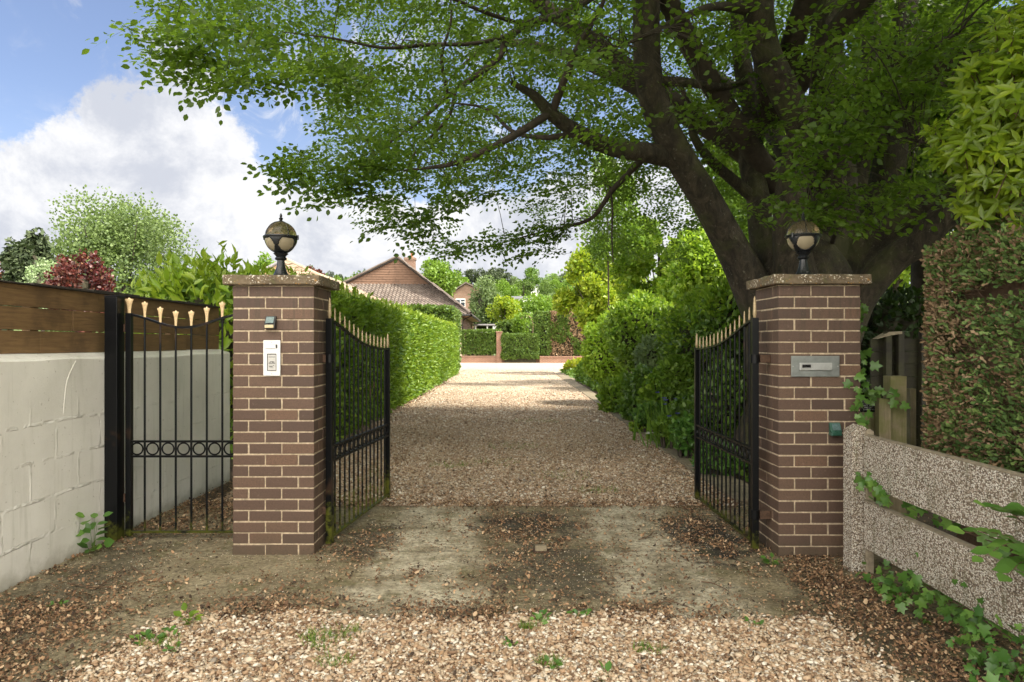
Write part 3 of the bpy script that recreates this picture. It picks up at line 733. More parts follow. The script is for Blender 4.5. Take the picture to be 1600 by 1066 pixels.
lx = np.concatenate([x, xd, xs, xw, xw2]); ly = np.concatenate([y, yd, ys, yw, yw2]); N = len(lx)
HUSK = (np.array([(0, 0, .12), (.30, .3, 0), (.26, .75, .18), (0, 1, .3), (-.26, .75, .18), (-.30, .3, 0)]), [np.array([(0, 1, 2, 3), (0, 3, 4, 5)])])
yaw = rng.uniform(0, 6.28, N); d = np.stack([np.cos(yaw), np.sin(yaw), rng.normal(.1, .3, N)], 1); up = np.stack([rng.normal(0, .5, N), rng.normal(0, .5, N), np.ones(N)], 1)
sz = rng.gamma(6, .0024, N) * (1 + .04 * np.clip(ly - 6, 0, 14))
lit = leaves('leaf_litter', 'dead_leaf', np.stack([lx, ly, rng.uniform(.003, .016, N) + np.where(ly > 6, .008, 0)], 1), d, up, sz, HUSK)
meta(lit, 'curled brown beech husks and dead leaves drifted over the entrance', 'leaf litter', kind='stuff')

# ================================================================== BRICK GATE PIERS
UB = .1125; CHT = .07635; NC = 24
BA = [(0, 0, 0, 1), (1, 0, 2, 0), (3, 0, 4, 0), (4, 1, 4, 2), (0, 2, 0, 3), (1, 3, 2, 3), (3, 3, 4, 3)]
BB = [(0, 0, 1, 0), (2, 0, 3, 0), (4, 0, 4, 1), (4, 2, 4, 3), (0, 3, 1, 3), (2, 3, 3, 3), (0, 1, 0, 2)]
def gate_pier(x0, y0, label, par, zb=-.02):
    W_, D_ = 5 * UB - .01, 4 * UB - .01
    root = thing('brick_gate_pier', label, 'gate pier', (x0 + W_ / 2, y0 + D_ / 2, 0), 0, 'brick piers either side of the entrance')
    ox, oy = -W_ / 2, -D_ / 2
    g = MB(); H = NC * CHT
    for c in range(NC):
        for (i0, j0, i1, j1) in (BA if (c + par) % 2 == 0 else BB):
            j = np.clip(rng.normal(0, .001, 4), -.0018, .0018)
            z0 = c * CHT + (.0 if c else zb); z1 = (c + 1) * CHT - .010
            g.box(ox + i0 * UB + j[0], ox + (i1 + 1) * UB - .010 + j[1], oy + j0 * UB + j[2], oy + (j1 + 1) * UB - .010 + j[3], z0 + .0005 * rng.normal(), z1 + .001 * rng.normal())
    g.build('brickwork', 'brown_brick', root, bevel=.0025, seg=1)
    MB().box(ox + .0045, ox + W_ - .0045, oy + .0045, oy + D_ - .0045, -.01, H - .002).build('mortar', 'mortar', root)
    ov = .052; nx, ny = 26, 22; V_ = []; F_ = []     # weathered concrete cap, slightly uneven
    cap = MB().box(ox - ov, ox + W_ + ov, oy - ov, oy + D_ + ov, H, H + .066)
    co = cap.build('cap_stone', 'lichen_concrete', root, bevel=.009, seg=2)
    s_ = co.modifiers.new('cut', 'SUBSURF'); s_.subdivision_type = 'SIMPLE'; s_.levels = s_.render_levels = 5
    tx = bpy.data.textures.new('cap_uneven', 'CLOUDS'); tx.noise_scale = .06
    dm = co.modifiers.new('uneven', 'DISPLACE'); dm.texture = tx; dm.strength = .010; dm.mid_level = .5
    return root, H + .066
XL, YL = -1.898, 4.64
XR, YR = 1.792, 4.59
pierL, CAPZ = gate_pier(XL, YL, 'left brown brick gate pier with a white intercom on its face', 1)
pierR, _ = gate_pier(XR, YR, 'right brown brick gate pier with a metal letter plate on its face', 0)

# ---- globe lamps ---------------------------------------------------
def globe_lamp(x, y, z, rz, label):
    root = thing('globe_lamp', label, 'lamp', (x, y, z), rz, 'globe lamps on the gate piers')
    ped = [(.078, 0), (.078, .008), (.064, .014), (.050, .03), (.038, .055), (.030, .085), (.0265, .112), (.026, .128), (.038, .133), (.042, .141), (.038, .149), (.031, .153), (.040, .165), (.052, .176), (.045, .182), (.02, .184)]
    MB().lathe(ped).build('pedestal', 'black_cast_iron', root, True)
    cz, r = .288, .113
    # cradle: lower half shell with four lens shaped openings
    nu, nv = 96, 30; V_ = []; F_ = []
    for j in range(nv + 1):
        ph_ = math.pi / 2 + (math.pi / 2 - .30) * j / nv
        for i in range(nu):
            t = 2 * math.pi * i / nu; V_.append((r * math.sin(ph_) * math.cos(t), r * math.sin(ph_) * math.sin(t), cz + r * math.cos(ph_)))
    for j in range(nv):
        for i in range(nu):
            a = (((i + .5) / nu * 4) % 1) - .5; b_ = (j + .5) / nv
            s_ = .41 * math.sqrt(max(0, 1 - ((b_ - .40) / .43) ** 2)) * (1.0 if b_ > .4 else .92)
            if abs(a) < s_ and .06 < b_ < .84: continue
            F_.append((j * nu + i, j * nu + (i + 1) % nu, (j + 1) * nu + (i + 1) % nu, (j + 1) * nu + i))
    cr = np_mesh('cradle', np.array(V_), [np.array(F_)], 'black_cast_iron', root, True)
    sm = cr.modifiers.new('thick', 'SOLIDIFY'); sm.thickness = .007; sm.offset = 1
    prof = [(r * .965 * math.sin(math.pi - .25 - a), cz + r * .965 * math.cos(math.pi - .25 - a)) for a in np.linspace(0, math.pi / 2 - .25, 10)]
    MB().lathe(prof, n=36).build('glass_bowl', 'frosted_bowl', root, True)
    MB().torus((0, 0, cz + .004), .114, .009, 'z', 40, 8).build('ring', 'black_cast_iron', root, True)
    for a in (0, math.pi): MB().cyl((0.118 * math.cos(a), 0.118 * math.sin(a), cz - .012), (0.118 * math.cos(a), 0.118 * math.sin(a), cz + .02), .009, n=8).build('lug', 'black_cast_iron', root, True)
    prof = [(r * .98 * math.cos(a), cz + .006 + r * .98 * math.sin(a)) for a in np.linspace(0, math.pi / 2 - .06, 14)]
    MB().lathe(prof, n=40).build('glass_dome', 'smoked_glass', root, True)
    for k in range(4):
        a = math.pi / 4 + k * math.pi / 2
        T = Tubes().add([(r * .995 * math.cos(b_) * math.cos(a), r * .995 * math.cos(b_) * math.sin(a), cz + .006 + r * .995 * math.sin(b_), .0022) for b_ in np.linspace(0, 1.45, 6)], 5, 3)
        T.build('dome_rib', 'black_cast_iron', root)
    fz = cz + r - .004
    MB().lathe([(.030, fz), (.032, fz + .005), (.018, fz + .011), (.009, fz + .016), (.013, fz + .026), (.015, fz + .032), (.008, fz + .037), (.006, fz + .040), (.010, fz + .047), (.008, fz + .056), (.002, fz + .068)], n=16).build('finial', 'black_cast_iron', root, True)
    return root
globe_lamp(-1.645, YL + .22, CAPZ, R(45 - 45), 'left black globe lamp with smoked dome, standing on the intercom pier')
globe_lamp(2.052, YR + .22, CAPZ, R(32), 'right black globe lamp with smoked dome, standing on the letterbox pier')

# ---- fittings on the piers ------------------------------------------
def solar_light(x, yf, z, label, body, cell):
    root = thing('solar_light', label, 'light', (x, yf, z), 0, 'solar lights on the gate piers')
    MB().prism([(-.036, 0, -.042), (-.036, -.045, -.042), (-.036, -.040, -.012), (-.036, -.012, .042), (-.036, 0, .044)], (.072, 0, 0)).build('housing', body, root, bevel=.003)
    n = Vector((0, -.054, .028)).normalized()
    p = [Vector((-.026, -.0388, -.006)), Vector((.026, -.0388, -.006)), Vector((.026, -.0165, .036)), Vector((-.026, -.0165, .036))]
    MB().prism([q + Vector((0, -.002, .001)) for q in p][::-1], (0, -.003, .002)).build('solar_panel', cell, root)
    MB().box(-.030, .030, -.050, -.0445, -.037, -.016).build('lens', 'cream_lens' if body == 'dark_plastic' else 'green_plastic', root, bevel=.002)
    return root
solar_light(-1.634, YL - .001, 1.578, 'small black solar light with a cream lens above the intercom', 'dark_plastic', 'solar_cell')
solar_light(P(1303, 0, YR)[0], YR - .001, .862, 'small green solar light low on the letterbox pier', 'green_plastic', 'solar_cell')

ic = thing('intercom', 'white intercom panel with a clear name window on the left pier', 'intercom', (-1.629, YL - .002, 1.337))
MB().box(-.058, .058, -.012, 0, -.121, .121).build('faceplate', 'white_plastic', ic, bevel=.004)
MB().box(-.040, .024, -.0155, -.0125, .068, .094).build('name_window', 'white_paint', ic, bevel=.001)
for z_, h_ in ((.067, .002), (.095, .002)): MB().box(-.042, .026, -.0165, -.0122, z_ - h_ / 2, z_ + h_ / 2).build('window_trim', 'grey_label', ic)
MB().box(.029, .038, -.0165, -.0125, .068, .092).build('call_button', 'dark_plastic', ic, bevel=.001)
MB().box(-.030, .032, -.0145, -.0125, -.086, .030).build('recess', 'dark_plastic', ic)
MB().box(-.024, .030, -.0175, -.0147, -.082, .024).build('instruction_label', 'grey_label', ic)
for r0, r1, z_ in ((-.008, .016, -.024), (-.016, -.002, -.028), (.004, .022, -.028), (-.016, .008, -.054), (.010, .018, -.050), (-.012, .012, -.060), (-.018, .026, -.037), (-.018, .026, .008)):
    MB().box(r0, r1, -.0188, -.0177, z_ - .0016, z_ + .0016).build('printed_line', 'dark_plastic', ic)
for z_ in (.106, -.106): MB().cyl((0, -.0115, z_), (0, -.0145, z_), .0035, n=8).build('screw', 'bright_steel', ic)
# dried nests of mud and cobweb beside the solar light
lpX = P(1273, 0, YR)[0]
lb = thing('letter_plate', 'brushed steel letter plate with a sliding flap set in the right pier', 'letter plate', (lpX, YR - .002, 1.44 - (572.5 - 536) * YR / F))
MB().box(-.162, .162, -.010, 0, -.070, .070).build('backplate', 'brushed_steel', lb, bevel=.002)
MB().box(-.110, .108, -.020, -.0102, -.028, .024).build('flap', 'bright_steel', lb, bevel=.004)
MB().box(-.094, -.036, -.0225, -.0204, -.008, .012).build('name_slot', 'sign_black', lb)
for a in ((-.0975, -.0945, -.011, .015), (-.0355, -.0325, -.011, .015), (-.0945, -.0355, .0125, .015), (-.0945, -.0355, -.011, -.0085)):
    MB().box(a[0], a[1], -.0235, -.0204, a[2], a[3]).build('slot_trim', 'bright_steel', lb)
for q in (-.15, .15): MB().cyl((q, -.0095, 0), (q, -.0125, 0), .004, n=8).build('screw', 'bright_steel', lb)

# ================================================================== GATES
CU = ([0, .05, .12, .25, .375, .5, .625, .75, .87, 1.0], [1, .97, .87, .636, .42, .24, .13, .06, .015, 0])
def drive_gate(name, hx, hy, fx, fy, label, mat, ztop=1.60, zlow=1.385):
    L = math.hypot(fx - hx, fy - hy); a = math.atan2(fy - hy, fx - hx)
    root = thing(name, label, 'gate', (hx, hy, 0), a, 'black iron drive gates standing open')
    def top(u): return zlow + (ztop - zlow) * float(np.interp(u, *CU))
    nb = 13
    MB().box(-.022, .022, -.022, .022, .015, top(0) + .015).build('hinge_stile', mat, root, bevel=.002)
    MB().box(L - .018, L + .018, -.018, .018, .03, top(1) + .012).build('end_stile', mat, root, bevel=.002)
    for z_ in (.055, .595, .700): MB().box(.022, L - .018, -.013, .013, z_ - .007, z_ + .007).build('rail', mat, root)
    us = np.linspace(0, 1, 40); T = MB()
    for a_, b_ in zip(us[:-1], us[1:]):
        z0, z1 = top(a_), top(b_)
        T.prism([(.0 + a_ * L, -.014, z0 - .007), (.0 + a_ * L, .014, z0 - .007), (a_ * L, .014, z0 + .007), (a_ * L, -.014, z0 + .007)], (L / 39, 0, z1 - z0))
    T.build('top_rail', mat, root)
    def spear(u, z, h, wd, parent):
        MB().lathe([(wd * .55, z), (wd * .75, z + h * .1), (wd, z + h * .16), (wd * .95, z + h * .3), (wd * .62, z + h * .85), (wd * .15, z + h)], cx=u, n=8).build('finial', 'worn_gold_paint', parent, True)
    for i in range(nb):
        u_ = (i + 1) / (nb + 1); x = u_ * L
        b_ = MB().cyl((x, 0, .06), (x, 0, top(u_)), .0075, n=8).build('bar', mat, root, True)
        spear(x, top(u_) + .004, .105, .0085, b_)
    spear(0, top(0) + .014, .15, .014, root); spear(L, top(1) + .012, .13, .013, root)
    for i in range(nb + 1):
        x = (i + .5) / (nb + 1) * L; MB().torus((x, 0, .6475), .036, .006, 'y', 18, 6).build('ring', mat, root, True)
    for z_ in (.25, 1.33):
        sg = 1
        MB().cyl((0, -.0, z_ - .03), (0, 0, z_ + .03), .031, n=12).build('hinge', mat, root, True)
    return root
drive_gate('drive_gate', -1.298, 4.86, -1.135, 6.24, 'left black iron drive gate, green with algae, swung open by the laurel hedge', 'black_iron_mossy')
drive_gate('drive_gate', 1.685, 4.74, 1.672, 6.18, 'right black iron drive gate, swung open in front of the shrub border', 'black_iron')
# hinge brackets with rust on the piers, each beside its gate
for (x0, x1, yy, lab) in ((-1.345, -1.32, 4.86, 'left'), (1.717, 1.79, 4.74, 'right')):
    for z_, w_ in ((1.33, 'upper'), (.25, 'lower')):
        hb = MB().box(x0, x1, yy - .022, yy + .022, z_ - .028, z_ + .028).build('hinge_bracket', 'rusty_metal', None, bevel=.003)
        meta(hb, f'rusty {w_} hinge bracket fixed to the {lab} brick pier', 'bracket')

# pedestrian gate
px0, px1, gy = -2.82, -2.02, 5.03
pg = thing('side_gate', 'narrow black iron side gate with cream trumpet finials between post and pier', 'gate', (px0, gy, 0))
Lp = px1 - px0
def ptop(u): return 1.648 - .094 * (.5 - .5 * math.cos(2 * math.pi * min(max((u * 1.0), 0), 1))) ** .8
MB().box(-.02, .02, -.02, .02, .02, 1.66).build('stile', 'black_iron', pg, bevel=.002)
MB().box(Lp - .02, Lp + .02, -.02, .02, .02, 1.66).build('stile', 'black_iron', pg, bevel=.002)
for z_ in (.05, .605, .715): MB().box(.02, Lp - .02, -.013, .013, z_ - .007, z_ + .007).build('rail', 'black_iron', pg)
T = MB(); us = np.linspace(0, 1, 41)
for a_, b_ in zip(us[:-1], us[1:]):
    z0, z1 = ptop(a_), ptop(b_); T.prism([(a_ * Lp, -.015, z0 - .008), (a_ * Lp, .015, z0 - .008), (a_ * Lp, .015, z0 + .008), (a_ * Lp, -.015, z0 + .008)], (Lp / 40, 0, z1 - z0))
T.build('top_rail', 'black_iron', pg)
def trumpet(x, z, s_, par):
    MB().lathe([(.009 * s_, z), (.0095 * s_, z + .03), (.0125 * s_, z + .06), (.0175 * s_, z + .085), (.024 * s_, z + .104), (.021 * s_, z + .109), (.013 * s_, z + .104), (.007 * s_, z + .113), (.002, z + .119)], cx=x, n=10, flat=.45).build('finial', 'cream_gold_paint', par, True)
for i in range(6):
    x = (i + 1) / 7 * Lp; b_ = MB().cyl((x, 0, .055), (x, 0, ptop((i + 1) / 7)), .008, n=8).build('bar', 'black_iron', pg, True); trumpet(x, ptop((i + 1) / 7) + .004, 1.0, b_)
trumpet(0, 1.655, 1.35, pg); trumpet(Lp, 1.655, 1.35, pg)
for i in range(7): MB().torus(((i + .5) / 7 * Lp, 0, .66), .043, .006, 'y', 24, 6).build('ring', 'black_iron', pg, True)
for z_ in (.3, 1.55): MB().cyl((-.030, 0, z_ - .03), (-.030, 0, z_ + .03), .012, n=8).build('hinge', 'rusty_metal', pg, True)
# steel posts
sp = thing('steel_gate_post', 'square black steel post between the white wall and the side gate', 'post', (-2.905, 4.99, 0))
MB().box(-.046, .046, -.05, .05, 0, 1.775).build('shaft', 'black_iron', sp, bevel=.004)
MB().box(-.049, .049, -.053, .053, 1.7755, 1.783).build('cap', 'black_iron', sp, bevel=.002)
st = thing('gate_stop', 'small mossy metal gate stop set in the middle of the concrete', 'gate stop', (.2, 4.72, 0))
MB().box(-.055, .055, -.05, .05, 0, .008).build('base_plate', 'rusty_metal', st, bevel=.002)
MB().prism([(-.04, -.03, .008), (-.04, .02, .008), (-.04, .02, .042), (-.04, -.012, .042)], (.08, 0, 0)).build('block', 'stained_paving', st, bevel=.004)

# ================================================================== LEFT WALL AND FENCE
WX = -2.955
wl = thing('block_wall', 'painted off white block wall along the left side under the timber fence', 'wall', (WX, 3.5, 0))
g = MB(); ny = 60
prof = [(0, -.1), (0, 1.325), (-.012, 1.337), (-.11, 1.372), (-.215, 1.372), (-.215, -.1)]
ys = np.linspace(-2.5 - 3.5, 7.15 - 3.5, ny)
V_ = [(px_ + (.004 * math.sin(y_ * 3.3 + pz_ * 5) if 0 else 0), y_, pz_ + (.006 * math.sin(y_ * 2.3) + .004 * math.sin(y_ * 7.1) if 1 < pz_ < 1.36 else 0)) for y_ in ys for (px_, pz_) in prof]
n_ = len(prof); F_ = [(i * n_ + j, i * n_ + (j + 1) % n_, (i + 1) * n_ + (j + 1) % n_, (i + 1) * n_ + j) for i in range(ny - 1) for j in range(n_)]
g.v = V_; g.f = F_ + [tuple(range(n_))[::-1], tuple((ny - 1) * n_ + j for j in range(n_))]
g.build('masonry', 'painted_block', wl)
# raised smear of render running down the wall
Tubes().add([(.001, 4.62 - 3.5, 1.315, .003), (.001, 4.585 - 3.5, 1.27, .004), (.0005, 4.53 - 3.5, 1.18, .0035), (.0, 4.505 - 3.5, 1.05, .003), (-.001, 4.50 - 3.5, .97, .0025)], 6, 6, .3).build('render_smear', 'painted_block', wl)
fw = thing('board_fence', 'brown horizontal board fence standing on top of the white wall', 'fence', (WX - .10, 3.5, 0))
rows = ((1.374, 1.516), (1.522, 1.664), (1.670, 1.803))
for r_, (z0, z1) in enumerate(rows):
    cuts = [-6.0] + sorted([[-4.2, -1.7, .92, 2.9], [-3.5, -.9, 1.25, 3.1], [-4.4, -1.6, 1.55, 3.2]][r_]) + [3.62]
    for a_, b_ in zip(cuts[:-1], cuts[1:]):
        o_ = rng.normal(0, .002)
        MB().box(-.022 + o_, o_, a_ + .002, b_ - .002, z0 + rng.normal(0, .0015), z1).build('board', 'fence_wood', fw, bevel=.002)
for y_ in (-4.5, -2.7, -.9, .9, 2.7): MB().box(-.075, -.026, y_ - .04, y_ + .04, 1.375, 1.80).build('fence_post', 'fence_wood', fw)
cp = MB()
for a_ in np.arange(-6.0, 3.6, .62): cp.box(-.05, .028, a_, min(a_ + .617, 3.63), 1.804 + rng.normal(0, .002), 1.822 + rng.normal(0, .003))
cp.build('capping', 'felt_capping', fw, bevel=.003)

# ================================================================== RIGHT RANCH FENCE
rf = thing('concrete_panel_fence', 'low fence of two pebble faced concrete boards beside the right pier', 'fence', (2.19, 4.3, 0))
FX = 2.182
g = MB(); g.prism([(-.06, -.10, -.05), (.065, -.10, -.05), (.065, -.10, .88), (.0, -.10, .925), (-.06, -.10, .875)], (0, .035, 0))
pr = MB().prism([(-.062, -.03, -.05), (.064, -.03, -.05), (.064, -.03, .885), (.002, -.03, .925), (-.062, -.03, .885)], (0, .12, 0)).build('post', 'exposed_aggregate', rf, bevel=.006)
MB().prism([(.018, -.052, -.05), (.064, -.052, -.05), (.064, -.052, .89), (.041, -.052, .905), (.018, -.052, .89)], (0, .021, 0)).build('post_edge', 'smooth_concrete', rf, bevel=.004)
for (z0, z1) in ((.555, .868), (.168, .462)):
    b_ = MB().box(-.002, .036, -2.6, -.055, z0, z1 - .006).build('board', 'exposed_aggregate', rf, bevel=.003)
    MB().box(.000, .038, -2.6, -.055, z1 - .0055, z1 + .004).build('board_edge', 'smooth_concrete', b_, bevel=.002)
# timber posts, board and sign behind the fence
def post(name, x, y, w_, d_, z1, label, mat='grey_post_wood', z0=-.05, group=None, slant=.0):
    o = MB().prism([(x - w_ / 2, y - d_ / 2, z0), (x + w_ / 2, y - d_ / 2, z0), (x + w_ / 2, y - d_ / 2, z1 - slant), (x - w_ / 2, y - d_ / 2, z1)], (0, d_, 0)).build(name, mat, None, bevel=.004)
    return meta(o, label, 'post', group)
def PX(px, Y): return (px - 800) * Y / F
def PZ(py, Y): return CH - (py - 536) * Y / F
tp = thing('timber_post', 'tall green stained square timber post behind the concrete fence', 'post', (PX(1405, 4.85), 4.9, 0))
MB().box(-.062, .055, -.05, .05, -.05, PZ(588, 4.85)).build('timber', 'grey_post_wood', tp, bevel=.004)
MB().box(-.0625 - .0, -.046, -.0535, -.0505, -.05, PZ(589, 4.85)).build('corner_batten', 'grey_post_wood', tp)
post('timber_post', PX(1383, 4.8), 4.83, .085, .06, PZ(622, 4.8), 'short pale grey timber post left of the tall green stained post', slant=.01)
post('timber_post', PX(1424, 5.1), 5.1, .045, .05, PZ(607, 5.1), 'thin dark timber post half hidden by the brown conifer hedge')
bd = MB().box(PX(1338, 4.95), PX(1376, 4.95), 4.94, 4.97, .3, PZ(638, 4.95)).build('timber_board', 'grey_post_wood', None, bevel=.003); meta(bd, 'brown timber board below the little black sign', 'board')
sY = 4.925
sg = thing('notice_sign', 'little black sign with five lines of white lettering behind the ivy', 'sign', (PX(1357.5, sY), sY, PZ(634, sY)))
MB().box(-.086, .086, 0, .006, -.046, .043).build('sign_board', 'sign_black', sg, bevel=.001)
for i, tx in enumerate(('IF YOUR REQUESTED', 'TO TURN IT REAR', 'ARE NOT ATTACHED', 'TO THE GATEWAY', 'THANK YOU')):
    cu = bpy.data.curves.new('lettering', 'FONT'); cu.body = tx; cu.size = .0155; cu.align_x = 'CENTER'; cu.align_y = 'CENTER'; cu.extrude = .0004; cu.space_character = 1.08
    tmp = bpy.data.objects.new('tmp', cu); me = bpy.data.meshes.new_from_object(tmp); bpy.data.objects.remove(tmp); me.materials.clear(); o = link('lettering', me, 'sign_white', sg)
    o.location = (.006, -.0012, .030 - i * .0145); o.rotation_euler = (R(90), 0, 0)
# white downpipe end behind the pier
wp_ = thing('white_bracket', 'white plastic bracket sticking out behind the right brick pier', 'bracket', (PX(1341, 5.08), 5.1, 0))
MB().box(-.012, .020, -.01, .012, PZ(520, 5.1), PZ(485, 5.1)).build('arm', 'white_plastic', wp_, bevel=.003)
MB().box(-.10, -.0125, -.008, .01, PZ(498, 5.1), PZ(488, 5.1)).build('strut', 'white_plastic', wp_, bevel=.002)
# dark fence panels in the neighbouring garden
dY = 6.6
df = thing('dark_fence_panel', 'dark weathered timber fence panel with a broken felt top, under the beech', 'fence', (PX(1400, dY), dY, 0))
for i in range(12): MB().box(-.24, .26, .0 + .004 * (i % 2), .02 + .004 * (i % 2), .02 + i * .122, .138 + i * .122).build('board', 'dark_fence_wood', df)
for x_ in (-.1, .02, .24): MB().box(x_ - .028, x_ + .028, -.06, -.002, 0, PZ(520, dY) + .01).build('upright', 'dark_fence_wood', df, bevel=.003)
MB().prism([(-.22, -.07, PZ(530, dY)), (-.10, -.07, PZ(519, dY)), (.02, -.07, PZ(518, dY)), (.02, -.07, PZ(522, dY)), (-.08, -.07, PZ(524, dY))], (0, .1, 0)).build('felt_top', 'smooth_concrete', df)

# fine grit, crumbs and small chippings trodden over the concrete
N = 26000
x = rng.uniform(-2.9, 2.1, N); y = rng.uniform(2.6, 6.1, N); k = (~in_front(x, y)) & (rng.uniform(0, 1, N) < .35 + .65 * np.clip(.5 + lumps(np.stack([x, y, x * 0], 1), 6, 4), 0, 1))
x, y = x[k], y[k]
g3 = stones('grit', x, y, rng.gamma(3, .0007, len(x)) + .0008, tv=_o, tf=_of, z=0.0, kinds=4); meta(g3, 'fine grit and crumbs trodden over the concrete apron', 'grit', kind='stuff')
# ================================================================== HEDGES ON THE LEFT OF THE DRIVE
hedge('laurel_hedge', 'long glossy laurel hedge running along the left of the drive', (-4.3, -2.40, 7.6, 31.0, .05, 2.13), 'laurel_leaf', .125, 42000,
      faces='+x-y+z', up=.35, inset=.22, lump=.10, core=.24, wid=1.15, ztop_young=9000)
# taller young growth of the laurel where it rises behind the side wall
bush('laurel_bush', 'bright leafy laurel rising behind the side gate and the left pier', (-3.55, 7.9, 1.45), (.95, .62, .98), 'laurel_leaf_young', .15, 1500, LONG, up=.8, wid=1.2, core=.5)
hedge('ivy_hedge', 'tall dark clipped ivy hedge block standing at the far end of the laurel', (-6.6, -2.78, 31.8, 36.0, 0, 3.1), 'clipped_leaf', .20, 9000, tmpl=LEAF, faces='+x-y+z', inset=.15, core=.2)

# ================================================================== THE BEECH
TX, TY = 3.45, 8.3
beech = thing('beech_tree', 'huge spreading beech with many grey limbs whose leafy boughs overhang the entrance', 'tree', (TX, TY, 0))
def L3(pts): return [(P(a, b, Y)[0] - TX, Y - TY, P(a, b, Y)[2], r) for (a, b, Y, r) in pts]
T = Tubes(); T.add([(0.05, 0, -.1, .95), (0.0, 0, .35, .72), (-.02, -.02, 1.1, .62), (0, -.05, 1.8, .62), (.02, -.05, 2.25, .56), (.05, 0, 2.7, .34)], 28, 8, .07)
for a in np.arange(0, 6.28, .9): T.add([(math.cos(a) * .45, math.sin(a) * .45, .75, .22), (math.cos(a) * .8, math.sin(a) * .8, .22, .20), (math.cos(a) * 1.25, math.sin(a) * 1.25, -.06, .10)], 10, 5, .06)
T.build('trunk', 'beech_bark', beech)
limbs = [
 [(1210, 520, 8.1, .28), (1172, 440, 7.95, .225), (1140, 380, 7.85, .19), (1104, 315, 7.7, .170), (1062, 248, 7.5, .158), (1030, 180, 7.4, .148), (1014, 120, 7.3, .142), (1010, 50, 7.2, .14), (1011, -30, 7.1, .14), (1025, -260, 7.0, .09), (1040, -420, 7.0, .03)],
 [(1225, 500, 8.2, .30), (1205, 430, 8.2, .20), (1190, 365, 8.3, .155), (1184, 310, 8.4, .14), (1172, 250, 8.5, .14), (1178, 180, 8.6, .13), (1160, 100, 8.7, .11), (1150, 0, 8.9, .09), (1120, -200, 9, .04)],
 [(1250, 500, 7.9, .34), (1242, 420, 7.8, .24), (1232, 345, 7.8, .18), (1240, 270, 7.8, .175), (1252, 205, 7.7, .165), (1226, 142, 7.6, .16), (1197, 80, 7.5, .15), (1183, 10, 7.4, .15), (1176, -80, 7.3, .14), (1150, -330, 7.2, .06)],
 [(1275, 500, 8.3, .4), (1300, 400, 8.4, .33), (1305, 300, 8.5, .27), (1296, 180, 8.6, .23), (1290, 60, 8.6, .19), (1300, -60, 8.7, .15), (1320, -300, 8.9, .05)],
 [(1270, 510, 8.3, .32), (1322, 408, 8.3, .25), (1390, 350, 8.0, .2), (1450, 320, 7.7, .18), (1517, 284, 7.3, .155), (1580, 262, 6.6, .16), (1660, 225, 6.4, .12), (1800, 170, 6.2, .05)],
 [(1300, 545, 8.0, .28), (1345, 468, 7.8, .18), (1393, 410, 7.6, .16), (1438, 376, 7.4, .15), (1492, 328, 7.2, .14), (1640, 290, 6.6, .06)],
 [(1310, 470, 8.8, .32), (1360, 380, 8.9, .25), (1385, 280, 9.0, .21), (1402, 160, 9.1, .18), (1412, 40, 9.2, .15), (1430, -120, 9.4, .1), (1440, -300, 9.5, .04)],
 [(1050, 246, 7.55, .125), (1005, 238, 7.35, .11), (955, 230, 7.15, .095), (905, 208, 6.9, .08), (862, 178, 6.7, .062), (835, 150, 6.5, .045), (800, 130, 6.3, .025)],
 [(1180, 312, 8.4, .075), (1150, 285, 8.3, .07), (1112, 252, 8.2, .062), (1085, 215, 8.1, .05), (1076, 170, 8.0, .035), (1060, 120, 7.9, .02)],
 [(1022, 128, 7.3, .06), (1060, 128, 7.4, .052), (1100, 133, 7.6, .046), (1135, 136, 7.8, .04), (1165, 128, 8.1, .03)],
 [(1310, 420, 9.3, .3), (1330, 300, 9.8, .22), (1350, 160, 10.2, .18), (1365, 0, 10.5, .12)],
]
for q in limbs:
    n_ = 16 if q[0][3] > .2 else 10
    Tubes().add(L3(q), n_, 7, .06).build('limb', 'beech_bark', beech)
